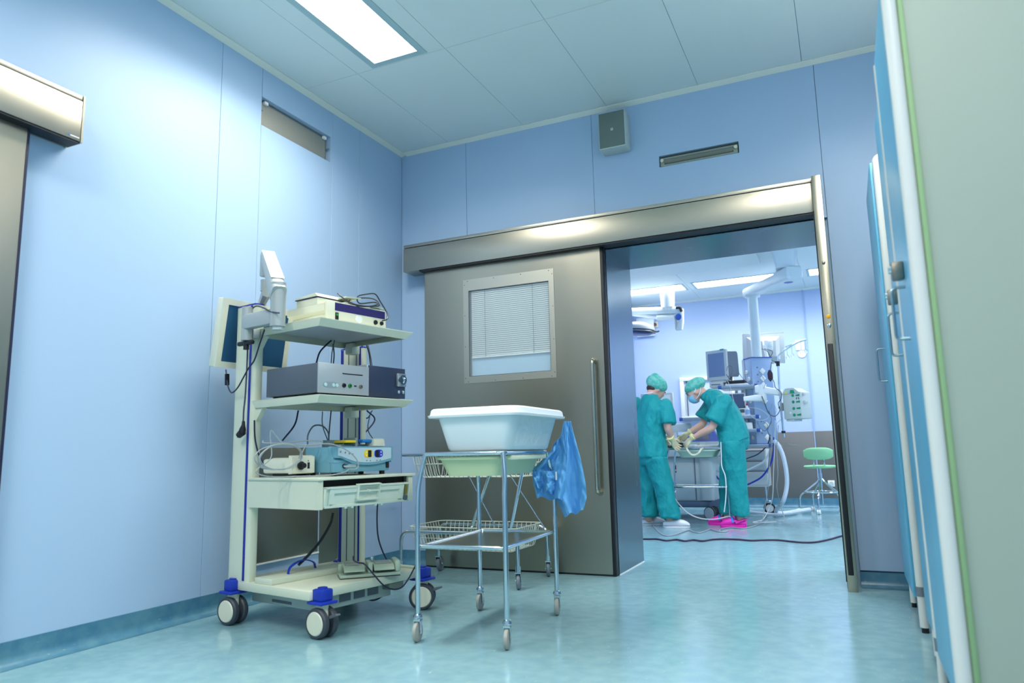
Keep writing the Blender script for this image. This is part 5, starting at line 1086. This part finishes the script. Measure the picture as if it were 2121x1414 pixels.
# ---- surgical lamp
sl = thing('surgical_lamp', 'white surgical lamp head on a jointed ceiling arm at the left edge of the doorway', 'lamp', at(1370, 690, Y=9.4))
Ys = 9.4
def q(x, y, Y=Ys): return at(x, y, Y=Y)
cm = q(1383, 628); m = MB(); m.cyl((cm.x, Ys, cm.z-.06), (cm.x, Ys, OZ), .085, .10, 24); m.cyl((cm.x, Ys, cm.z-.10), (cm.x, Ys, cm.z-.05), .06); build(m, 'ceiling_mount', WHITE, sl)
m = MB(); A_, B_ = q(1225, 648), q(1408, 640); m.ring_loft([(A_, (0, .05, 0), (0, 0, .05)), (q(1400, 643), (0, .05, 0), (0, 0, .05)), (q(1411, 645), (0, .05, 0), (0, 0, .055))], 16, p=3); build(m, 'upper_arm', PWH, sl)
m = MB(); m.ring_loft([(q(1408, 640), (.05, 0, 0), (0, .04, 0)), (q(1411, 665), (.035, 0, 0), (0, .04, 0)), (q(1407, 683), (.045, 0, 0), (0, .03, 0))], 16, p=4); build(m, 'joint', PWH, sl)
build(MB().tube(catmull([q(1400, 637, 9.34), q(1408, 637, 9.34), q(1412, 645, 9.34)], 4), .018, 8), 'black_cap', BLACK, sl)
build(MB().lathe([(0, 0), (.045, 0), (.04, .006), (0, .01)], q(1405, 656, 9.33), (-.3, -1, 0), 18), 'blue_cap', PBD, sl)
m = MB(); m.ring_loft([(q(1300, 650), (0, .03, 0), (0, 0, .02)), (q(1360, 658), (0, .03, 0), (0, 0, .02)), (q(1362, 658), (0, .045, 0), (0, 0, .04)), (q(1395, 657), (0, .045, 0), (0, 0, .04)), (q(1398, 660), (0, .045, 0), (0, 0, .045)), (q(1405, 680), (.04, .03, 0), (0, 0, .02))], 16, p=3); build(m, 'spring_arm', WHITE, sl)
Lc = q(1322, 683, 9.2); ax_ = V((.12, 0, 1)).normalized()
LR = Matrix.Translation(Lc) @ Matrix.Rotation(.10, 4, 'Y')
m = MB(LR); m.lathe([(0, .10), (.10, .095), (.18, .06), (.215, .02), (.22, .0), (.215, -.01)], (0, 0, 0), (0, 0, 1), 36); build(m, 'lamp_head', LGREY, sl)
build(MB(LR).lathe([(0, -.06), (.16, -.06), (.20, -.035), (.217, -.008), (.2, .0)], (0, 0, 0), (0, 0, 1), 36), 'navy_underside', mat('lamp_navy', (26, 44, 110), .3), sl)
build(MB(LR).tube([(.22*math.cos(a), .22*math.sin(a), -.03) for a in (2*math.pi*k/36 for k in range(36))], .009, 8, closed=True), 'ring_handle', STEELD, sl)
build(MB(LR).tube([(.2, 0, -.02), (.26, .0, -.02), (.28, .0, -.01)], .012, 8), 'grip', GREY, sl)
a, b = q(1318, 697, 10.3), q(1352, 655, 10.3)
t = build(MB().box(a.x, b.x, 10.33, 10.398, a.z, b.z, bev=.01), 'wall_unit', WHITE, None, 'white box on the theatre back wall behind the surgical lamp head', 'wall box')
c = at(1357, 672, Y=10.38); t = thing('red_wall_plug', 'small wall plate with a dark red plug right of the surgical lamp head', 'socket', (c.x, 10.38, c.z-.04))
build(MB().box(c.x-.045, c.x+.045, 10.38, 10.398, c.z-.045, c.z+.045, bev=.004), 'plate', CREAM2, t); build(MB().cyl((c.x, 10.35, c.z), (c.x, 10.38, c.z), .024), 'plug', mat('plug_red', (120, 30, 30), .4), t)
# ---- floor cables in the theatre
def fc(pts, r, mm, nm, label, n=6):
    P_ = [at(x, y, Z=r) for x, y in pts]; return cable(P_, r, mm, nm, None, label, n=n)
fc([(1325, 1116), (1345, 1116), (1362, 1116), (1380, 1119), (1400, 1117), (1418, 1120), (1436, 1118), (1455, 1120), (1475, 1117), (1500, 1116), (1530, 1117), (1555, 1119), (1580, 1118), (1610, 1118), (1640, 1121), (1665, 1123), (1690, 1122), (1720, 1116), (1745, 1109), (1800, 1098)], .008, mat('aubergine_cable', (48, 34, 62), .45), 'dark_floor_cable', 'dark wavy cable lying across the floor just inside the theatre doorway')
fc([(1330, 1079), (1345, 1083), (1356, 1092), (1366, 1103), (1380, 1109), (1398, 1107), (1425, 1098), (1436, 1101), (1448, 1103), (1460, 1100), (1472, 1096), (1485, 1100), (1500, 1101), (1508, 1099), (1494, 1101), (1493, 1096), (1515, 1092), (1540, 1094), (1560, 1090), (1575, 1084), (1590, 1078)], .006, CABLEG, 'pale_floor_cable', 'pale grey cable winding on the theatre floor in front of both nurses')
P_ = [at(1400, 1016, Y=7.75), at(1395, 1025, Y=7.7), at(1405, 1042, Y=7.7), at(1425, 1062, Y=7.7), at(1450, 1073, Y=7.72), at(1480, 1075, Y=7.7), at(1505, 1070, Y=7.7), at(1512, 1069, Y=7.68)]
cable(P_, .006, CABLEW, 'hanging_white_cable', None, 'white cable sagging from the second chrome trolley towards the pink clogs')
P_ = [at(1493, 915, Y=7.62), at(1494, 940, Y=7.62), at(1495, 965, Y=7.62), at(1502, 985, Y=7.62), at(1504, 1010, Y=7.62), at(1503, 1035, Y=7.62), at(1500, 1060, Y=7.62)]
cable(P_, .005, WHITE, 'hanging_cable', None, 'white cord hanging beside the nurse at the right leg of the second chrome trolley')
# ---- second chrome trolley
tr2, K2, W2 = trolley(-1.475, 7.94, math.radians(90), 'second chrome trolley between the two nurses in the theatre', None, hx=.20, hy=.315)
tray(K2, -.19, .10, -.22, .20, .782, .075, 'green_tray', mat('tray_mint', (190, 214, 190), .4), 'mint green tray hanging under the second chrome trolley, between the nurses', i=.03)
HB_ = mat('hose_beige', (214, 212, 186), .4)
cable([at(1421, 922, Y=7.70), at(1424, 932, Y=7.66), at(1432, 941, Y=7.66), at(1440, 942, Y=7.66), at(1448, 937, Y=7.66), at(1452, 931, Y=7.68), at(1456, 928, Y=7.74)], .011, HB_, 'beige_hose', None, 'beige hose sagging over the edge of the second chrome trolley', cat='hose')
t = thing('dark_instrument', 'dark metal instrument under the gloved hands on the second chrome trolley', 'instrument', at(1395, 933, Y=7.8))
a = at(1385, 933, Y=7.8)
m = MB(); m.box(a.x, a.x+.16, 7.76, 7.86, .813, .84, bev=.01); build(m, 'body', mat('instrument_dark', (52, 58, 62), .35, .6), t)
build(MB().cyl((a.x+.02, 7.74, .835), (a.x+.14, 7.84, .855), .012), 'rod', STEELD, t); build(MB().box(a.x+.10, a.x+.15, 7.80, 7.86, .84, .86, bev=.004), 'block', BLACK, t)
t = build(MB().box(at(1440, 930, Y=7.9).x, at(1490, 930, Y=7.9).x, 7.85, 8.02, .813, .835, bev=.005), 'white_box', WHITE, None, 'flat white box lying on the right half of the second chrome trolley', 'box')
# ------------------------------------------------------------ people
SKIN = mat('skin', (214, 168, 146), .5); SCRUB = mat('scrubs_teal', (0, 146, 146), .75, bump=.9, bscale=7, bdist=.05, stretch=(1.3, 1.3, .8)); GLOVE = mat('latex_glove', (222, 212, 172), .5)
CAPM = mat('cap_green', (72, 176, 160), .6, c2=(120, 196, 172), cscale=30, bump=.4, bscale=60); MASKM = mat('mask_blue', (130, 196, 224), .7); HAIR = mat('hair_brown', (58, 38, 30), .6)
MASKW = mat('mask_ties', (230, 240, 240), .6); SHOEW = mat('clog_white', (236, 238, 238), .4); PINK = mat('clog_pink', (236, 40, 176), .45); PBLUE = mat('clog_blue', (30, 130, 220), .45)
def limb(mb, pts, radii, seg=14):
    P_ = catmull(pts, 5); n = len(pts); R_ = []
    for i in range(len(P_)):
        t_ = i/5; k = min(int(t_), n-2); f = t_-k; R_.append(radii[k]*(1-f)+radii[k+1]*f)
    mb.tube(P_, R_, seg); mb.ell(P_[0], (R_[0], 0, 0), (0, R_[0], 0), (0, 0, R_[0])); mb.ell(P_[-1], (R_[-1], 0, 0), (0, R_[-1], 0), (0, 0, R_[-1]))
def sleeve(mb, a, b, r0, r1, seg=18):
    d = (b-a).normalized(); mb.ell(a, (r0, 0, 0), (0, r0, 0), (0, 0, r0)); mb.tube([a, a+(b-a)*.5, b], [r0, (r0+r1)*.5, r1], seg)
def hand_mb(wrist, d, pn, side, k=1.0, curl=.5, spread=.18):
    # wrist point, direction d, palm normal pn (towards the palm), side = thumb direction
    d = V(d).normalized(); pn = (V(pn)-d*V(pn).dot(d)).normalized(); sd = d.cross(pn).normalized()
    if sd.dot(V(side)) < 0: sd = -sd
    m = MB(); w = V(wrist)
    m.ring_loft([(w-d*.03, sd*.026*k, pn*.020*k), (w+d*.01, sd*.028*k, pn*.017*k), (w+d*.05, sd*.040*k, pn*.016*k), (w+d*.085, sd*.041*k, pn*.013*k)], 16, p=2.6)
    for i, (o, L_) in enumerate(((.030, .070), (.011, .078), (-.009, .073), (-.028, .058))):
        b = w+d*.078+sd*o*k; dd_ = (d+sd*(o/.03)*spread).normalized(); c = b; P_ = [b-dd_*.015, b]; a = curl*.5
        for q_, f in enumerate((.45, .32, .23)):
            dr = dd_*math.cos(a)+pn*math.sin(a); c = c+dr*L_*f; P_.append(c); a += curl
        m.tube(P_, [.0095*k, .0093*k, .0085*k, .0078*k, .0062*k], 10); m.ell(P_[-1], sd*.0062*k, pn*.0062*k, d*.0075*k, 8, 6)
    b = w+d*.025+sd*.026*k; td = (d*.65+sd*.65+pn*.35).normalized(); c1 = b+td*.038; c2 = c1+(d*.9+sd*.15+pn*.4).normalized()*.030
    m.tube([w+d*.005+sd*.012, b, c1, c2], [.013*k, .0125*k, .0105*k, .008*k], 10); m.ell(c2, sd*.008*k, pn*.008*k, d*.009*k, 8, 6)
    return m
def join(m, other):
    me = bpy.data.meshes.new('t'); other.bm.to_mesh(me); m.bm.from_mesh(me); bpy.data.meshes.remove(me)
def head_mb(c, f, up, k=1.0):
    f = V(f).normalized(); up = (V(up)-f*V(up).dot(f)).normalized(); sd = f.cross(up)
    m = MB()
    m.ell(c+up*.02-f*.012, sd*.074*k, f*.094*k, up*.098*k, 20, 14)
    m.ring_loft([(c+f*.03+up*.03, sd*.062, f*.055), (c+f*.035-up*.02, sd*.060, f*.055), (c+f*.042-up*.065, sd*.048, f*.045), (c+f*.05-up*.10, sd*.028, f*.028)], 18, p=2.4)
    m.loft([[c+f*.082+up*.02+sd*s for s in (-.008, 0, .008)], [c+f*.112-up*.022+sd*s for s in (-.012, 0, .012)], [c+f*.085-up*.032+sd*s for s in (-.012, 0, .012)]]) if False else m.ring_loft([(c+f*.078+up*.022, sd*.007, f*.006), (c+f*.098-up*.008, sd*.010, f*.010), (c+f*.100-up*.022, sd*.013, f*.012), (c+f*.088-up*.032, sd*.010, f*.008)], 12)
    for s in (-1, 1): m.ell(c+sd*s*.074-f*.008-up*.012, sd*s*.007, f*.016, up*.028, 10, 8)
    m.ell(c+f*.088-up*.055, sd*.022, f*.010, up*.009, 10, 8)
    return m, f, up, sd
def shoe(par, heel, d, L_, w, mm, sole_m, lab=None, h=.075, clog=False):
    d = V(d).normalized(); s = V((-d.y, d.x, 0)); h0 = V(heel); h0.z = 0
    R_ = []
    for t_, ww, hh_ in ((0, .6, .5), (.05, .8, .62), (.2, .85, .66), (.42, .84, .78), (.6, 1, .92 if clog else .86), (.78, 1.02, .74), (.92, .85, .52), (1, .5, .3)):
        R_.append((h0+d*L_*t_+V((0, 0, .016+h*hh_*.5)), s*w*.5*ww, V((0, 0, h*hh_*.5))))
    m = MB(); m.ring_loft(R_, 20, p=2.6); o = build(m, 'shoe', mm, par, lab)
    m = MB(); m.ring_loft([(h0+d*L_*.5+V((0, 0, .001)), d*L_*.5, s*w*.47), (h0+d*L_*.5+V((0, 0, .020)), d*L_*.52, s*w*.52), (h0+d*L_*.5+V((0, 0, .026)), d*L_*.51, s*w*.50)], 28, p=2.8); so = build(m, 'sole', sole_m, o)
    return o, s, h0
# ---------- right nurse, bending forward, facing left
wn = thing('person', 'nurse in teal scrubs, green cap, blue mask and pink clogs bending over the trolley', 'person', (-1.12, 7.8, 0))
YN, YFR = 7.64, 7.96
sN, sF = at(1496, 827, Y=7.66), at(1474, 826, Y=7.96)
eN, wNr = at(1475, 884, Y=7.60), at(1431, 909, Y=7.66)
eF, wFr = at(1455, 878, Y=7.95), at(1424, 898, Y=7.88)
body = MB()
neck = at(1474, 822, Y=7.81); chest = at(1497, 846, Y=7.81); waist = at(1514, 880, Y=7.81); hips = at(1522, 912, Y=7.81)
UY = V((0, 1, 0))
def tors(rs, mb, p=2.6):
    mb.ring_loft([(V(c), UY*a, V((math.cos(an), 0, math.sin(an)))*b) for c, a, b, an in rs], 26, p=p)
tors([(neck, .08, .06, .6), (chest, .165, .10, .62), (waist, .135, .10, .45), (hips, .165, .115, .15), (hips+V((0, 0, -.06)), .15, .11, 0)], body)
hc = at(1441, 812, Y=7.81)
hm, hf, hu, hs = head_mb(hc, (-.84, .0, -.52), (-.45, 0, .9))
join(body, hm)
limb(body, [at(1485, 824, Y=7.81), at(1466, 818, Y=7.81), hc+V((.03, 0, .0))], [.065, .052, .055])
for sh, el, wr in ((sN, eN, wNr), (sF, eF, wFr)): limb(body, [sh, (sh+el)/2, el, (el+wr)/2, wr], [.052, .045, .041, .036, .021])
hpN, hpF = V((-1.09, 7.71, .86)), V((-1.10, 7.91, .86))
knN, knF = at(1527, 1000, Y=7.71), at(1509, 1000, Y=7.9)
anN, anF = at(1535, 1076, Y=7.73), at(1507, 1074, Y=7.95)
for a_, b_, c_ in ((hpN, knN, anN), (hpF, knF, anF)): limb(body, [a_, (a_+b_)/2, b_, (b_+c_)/2, c_], [.088, .07, .055, .05, .04])
dN = at(1408, 935, Y=7.72)-wNr; dF = at(1404, 912, Y=7.86)-wFr
hN = (wNr, dN, (-.2, .6, -.7), (0, 0, 1)); hF_ = (wFr, dF, (-.3, -.5, -.8), (0, -1, .3))
for h_ in (hN, hF_): join(body, hand_mb(h_[0], h_[1], h_[2], h_[3], k=.68))
for an in (anN, anF): body.ring_loft([(V((an.x, an.y, .06)), (.035, 0, 0), (0, .03, 0)), (V((an.x-.06, an.y, .05)), (.05, 0, 0), (0, .032, 0))], 14)
meld(body, 'body', SKIN, wn, .011, 3)
for h_ in (hN, hF_):
    g_ = hand_mb(h_[0], h_[1], h_[2], h_[3], k=1.06); gl = meld(g_, 'glove', GLOVE, wn, .0042, 2)
    d_ = V(h_[1]).normalized(); build(MB().tube([V(h_[0])-d_*.045, V(h_[0])-d_*.022], [.038, .036], 18), 'cuff', mat('glove_cuff', (226, 222, 160), .5), gl)
# scrub top
top = MB()
tors([(at(1459, 814, Y=7.81), .062, .062, .7), (at(1466, 816, Y=7.81), .085, .082, .65), (at(1473, 820, Y=7.81), .12, .092, .6), (at(1483, 828, Y=7.81), .160, .108, .6), (at(1497, 846, Y=7.81), .195, .135, .62), (at(1508, 867, Y=7.81), .185, .145, .55), (at(1516, 888, Y=7.81), .18, .148, .45), (at(1521, 908, Y=7.81), .20, .15, .42), (at(1523, 920, Y=7.81), .205, .148, .42)], top)
for sh, el in ((sN, eN), (sF, eF)):
    d_ = (el-sh); sleeve(top, sh+V((.015, 0, -.02)), sh+d_*.80+V((-.01, 0, 0)), .078, .098)
meld(top, 'scrub_top', SCRUB, wn, .011, 2, fold=.013, fscale=11)
pt = MB()
pt.ring_loft([((-1.095, 7.81, .96), (.135, 0, 0), (0, .19, 0)), ((-1.075, 7.81, .86), (.145, 0, 0), (0, .185, 0)), ((-1.08, 7.81, .78), (.125, 0, 0), (0, .165, 0))], 24, p=2.6)
for a_, b_, c_ in ((hpN, knN, anN), (hpF, knF, anF)):
    b0_ = V((b_.x, b_.y, b_.z)); c0_ = V((c_.x, c_.y, .115))
    P_ = [a_, (a_+b0_)/2, b0_, (b0_+c0_)/2, c0_]
    pt.ring_loft([(p, (ra, 0, 0), (0, ra*.95, 0)) for p, ra in zip(P_, (.125, .112, .098, .092, .092))], 20)
meld(pt, 'scrub_trousers', SCRUB, wn, .011, 2, fold=.012, fscale=10)
# cap, mask, hair
cp = MB(); cc = hc+hu*.062-hf*.035
cp.ell(cc, hs*.100, hf*.124, hu*.078, 26, 16)
cap = meld(cp, 'surgical_cap', CAPM, wn, .006, 2, fold=.003, fscale=24)
mk = MB(); rings = []
for z_, ww, ff in ((.006, .05, .082), (-.02, .062, .104), (-.05, .062, .108), (-.085, .05, .088), (-.1, .035, .06)):
    rings.append([hc+hu*z_+hs*ww*math.sin(a)+hf*(ff*.35+ff*.70*math.cos(a)) for a in [(-1.5+3.0*k/14) for k in range(15)]])
b = MB(); R = [[b._v(p) for p in r] for r in rings]
for r0, r1 in zip(R, R[1:]):
    for i in range(14): b.bm.faces.new((r0[i], r0[i+1], r1[i+1], r1[i]))
sheet(b, 'face_mask', MASKM, wn, .002)
for s in (-1, 1):
    build(MB().tube(catmull([hc+hs*s*.062+hf*.03-hu*.0, hc+hs*s*.078-hf*.01+hu*.0, hc+hs*s*.09-hf*.07+hu*.06], 5), .0035, 6), 'mask_tie', MASKW, wn)
    build(MB().tube(catmull([hc+hs*s*.056+hf*.03-hu*.07, hc+hs*s*.074-hf*.03-hu*.05, hc+hs*s*.06-hf*.08-hu*.0], 5), .0035, 6), 'mask_tie', MASKW, wn)
    build(MB().ell(hc+hs*s*.031+hf*.084+hu*.018, hs*.013, hf*.006, hu*.006, 10, 8), 'eye', mat('eye_dark', (40, 26, 24), .4), wn)
    build(MB().tube([hc+hs*s*.015+hf*.093+hu*.038, hc+hs*s*.033+hf*.09+hu*.042, hc+hs*s*.052+hf*.078+hu*.034], .0035, 6), 'eyebrow', HAIR, wn)
def clog(heel, d):
    o, s, h0 = shoe(wn, heel, d, .255, .098, PINK, PINK, 'pink clog with blue trim', h=.088, clog=True); d = V(d).normalized()
    m = MB(); m.tube(catmull([h0+d*.10+s*.05+V((0, 0, .045)), h0+d*.03+s*.044+V((0, 0, .075)), h0-d*.004+V((0, 0, .082)), h0+d*.03-s*.044+V((0, 0, .075)), h0+d*.10-s*.05+V((0, 0, .045))], 5), .010, 8); build(m, 'heel_strap', PINK, o)
    m = MB(); m.tube(catmull([h0+d*.125+s*.048+V((0, 0, .05)), h0+d*.135+s*.03+V((0, 0, .088)), h0+d*.14+V((0, 0, .098)), h0+d*.135-s*.03+V((0, 0, .088)), h0+d*.125-s*.048+V((0, 0, .05))], 5), .011, 8); build(m, 'blue_collar', PBLUE, o)
    for sx in (-1, 1): build(MB().lathe([(0, 0), (.009, 0), (0, .004)], h0+d*.105+s*sx*.052+V((0, 0, .05)), s*sx, 10), 'rivet', CABLEN, o)
    for i in range(4):
        for j in range(5):
            if (i+j) % 2: continue
            a = -.9+j*.45; rr = (.047-.004*i)
            p = h0+d*(.155+i*.022)+s*math.sin(a)*rr+V((0, 0, .022+.066*math.cos(a)*(1-.12*i)))
            build(MB().ell(p, d*.0055, s*.0055, (0, 0, .0055), 8, 6), 'vent_hole', CABLEN if (i+j) % 4 else PBLUE, o)
clog((anN.x+.05, anN.y, 0), (-1, -.04, 0)); clog((anF.x+.055, anF.y, 0), (-1, .05, 0))
# ---------- left nurse, seen from behind
ln_ = thing('person', 'nurse in teal scrubs and white shoes, seen from behind beside the door lining', 'person', (-1.9, 7.6, 0))
f = V((.80, .60, 0)).normalized(); sd = V((f.y, -f.x, 0))   # facing right and away; sd = own right side
nk = at(1347, 818, Y=7.62); pelv = at(1349, 935, Y=7.6)
ch = at(1350, 850, Y=7.62); ws_ = at(1348, 895, Y=7.6)
body = MB()
def tor(rs, mb, p=2.6): mb.ring_loft([(V(c), sd*a, f*b) for c, a, b in rs], 26, p=p)
tor([(nk, .075, .06), (ch, .165, .10), (ws_, .135, .095), (pelv, .15, .11), (pelv+V((0, 0, -.08)), .14, .1)], body)
hc = at(1361, 806, Y=7.68); hm, hf, hu, hs = head_mb(hc, (.62, .55, -.62), (.45, .3, .9)); join(body, hm)
limb(body, [nk+V((0, 0, -.02)), nk+V((.02, .01, .03)), hc-hf*.02], [.065, .052, .055])
sR = at(1379, 838, Y=7.52); eR = at(1383, 884, Y=7.50); wR = at(1392, 911, Y=7.58)
sL = at(1318, 836, Y=7.80); eL = at(1340, 885, Y=7.98); wL = at(1376, 912, Y=7.96)
for sh, el, wr in ((sR, eR, wR), (sL, eL, wL)): limb(body, [sh-V((0, 0, .02)), (sh+el)/2, el, (el+wr)/2, wr], [.045, .045, .043, .036, .021])
hR, hL = pelv+sd*.09+V((0, 0, -.06)), pelv-sd*.09+V((0, 0, -.06))
kR, aR = at(1376, 1010, Y=7.55), at(1388, 1074, Y=7.56)
kL, aL = at(1345, 1008, Y=7.68), at(1343, 1074, Y=7.70)
for a_, b_, c_ in ((hR, kR, aR), (hL, kL, aL)): limb(body, [a_, (a_+b_)/2, b_, (b_+c_)/2, c_], [.088, .072, .056, .05, .04])
hhR = (wR, at(1404, 932, Y=7.70)-wR, (.3, .6, -.6), (-.3, .8, .3)); hhL = (wL, at(1392, 930, Y=7.92)-wL, (.2, -.6, -.6), (0, -1, 0))
for h_ in (hhR, hhL): join(body, hand_mb(*h_, k=.68))
for an in (aR, aL): body.ring_loft([(V((an.x, an.y, .06)), (.035, 0, 0), (0, .03, 0)), (V((an.x+.06, an.y+.01, .05)), (.05, 0, 0), (0, .032, 0))], 14)
meld(body, 'body', SKIN, ln_, .011, 3)
for h_ in (hhR, hhL):
    gl = meld(hand_mb(*h_, k=1.06), 'glove', GLOVE, ln_, .0042, 2)
    d_ = V(h_[1]).normalized(); build(MB().tube([V(h_[0])-d_*.05, V(h_[0])-d_*.022], [.038, .036], 18), 'cuff', mat('glove_cuff', (226, 222, 160), .5), gl)
top = MB()
tor([(nk+V((0, 0, .0)), .09, .065), (nk+V((0, 0, -.06)), .15, .09), (ch, .205, .13), (at(1349, 872, Y=7.6), .19, .135), (at(1348, 905, Y=7.6), .175, .135), (at(1349, 930, Y=7.6), .185, .145), (at(1349, 947, Y=7.6), .195, .15)], top)
for sh, el in ((sR, eR), (sL, eL)):
    d_ = el-sh; sleeve(top, sh-sd*(.012 if sh is sR else -.012)+V((0, 0, -.012)), sh+d_*.86, .080, .090)
meld(top, 'scrub_top', SCRUB, ln_, .011, 2, fold=.012, fscale=10)
pt = MB()
tor([(pelv+V((0, 0, .07)), .16, .12), (pelv+V((0, 0, .03)), .165, .125), (pelv+V((0, 0, -.06)), .17, .125), (pelv+V((0, 0, -.13)), .15, .11)], pt)
for a_, b_, c_ in ((hR, kR, aR), (hL, kL, aL)):
    c0_ = V((c_.x, c_.y, .10)); P_ = [a_, (a_+b_)/2, b_, (b_+c0_)/2, c0_]
    pt.ring_loft([(p, (ra, 0, 0), (0, ra*.95, 0)) for p, ra in zip(P_, (.118, .108, .10, .1, .108))], 20)
meld(pt, 'scrub_trousers', SCRUB, ln_, .011, 2, fold=.018, fscale=9)
cp = MB(); cp.ell(hc+hu*.045-hf*.035, hs*.105, hf*.125, hu*.09, 26, 16); cp.ell(hc+hu*.10-hf*.09, hs*.045, hf*.05, hu*.04, 14, 10)
meld(cp, 'surgical_cap', CAPM, ln_, .006, 2, fold=.003, fscale=24)
build(MB().tube(catmull([hc+hs*.08+hu*.01-hf*.01, hc+hs*.04-hf*.13+hu*.04, hc-hs*.02-hf*.13+hu*.10], 6), .004, 6), 'mask_tie', MASKW, ln_)
hb_ = MB(); hb_.ell(hc-hf*.06-hu*.035, hs*.066, hf*.05, hu*.04, 16, 10); build(hb_, 'hair', HAIR, ln_)
build(MB().tube(catmull([nk+sd*-.09+V((0, 0, -.01)), nk-f*.07+V((0, 0, .01)), nk+sd*.07+V((0, 0, .02))], 6), .006, 6), 'white_collar_tie', MASKW, ln_)
for s in (-1, 1):
    build(MB().ell(hc+hs*s*.031+hf*.084+hu*.018, hs*.013, hf*.006, hu*.006, 10, 8), 'eye', mat('eye_dark', (40, 26, 24), .4), ln_)
for an, d in ((aR, (1, .15, 0)), (aL, (.8, .6, 0))):
    o, s, h0 = shoe(ln_, (an.x-.07, an.y-.01, 0), d, .265, .10, SHOEW, SHOEW, 'white slip-on shoe', h=.085)
    d = V(d).normalized(); m = MB(); m.ring_loft([(h0+d*.1325+V((0, 0, .0225)), d*.139, s*.0525), (h0+d*.1325+V((0, 0, .0255)), d*.139, s*.0525)], 28, p=2.8); build(m, 'dark_sole_line', CABLEN, o)
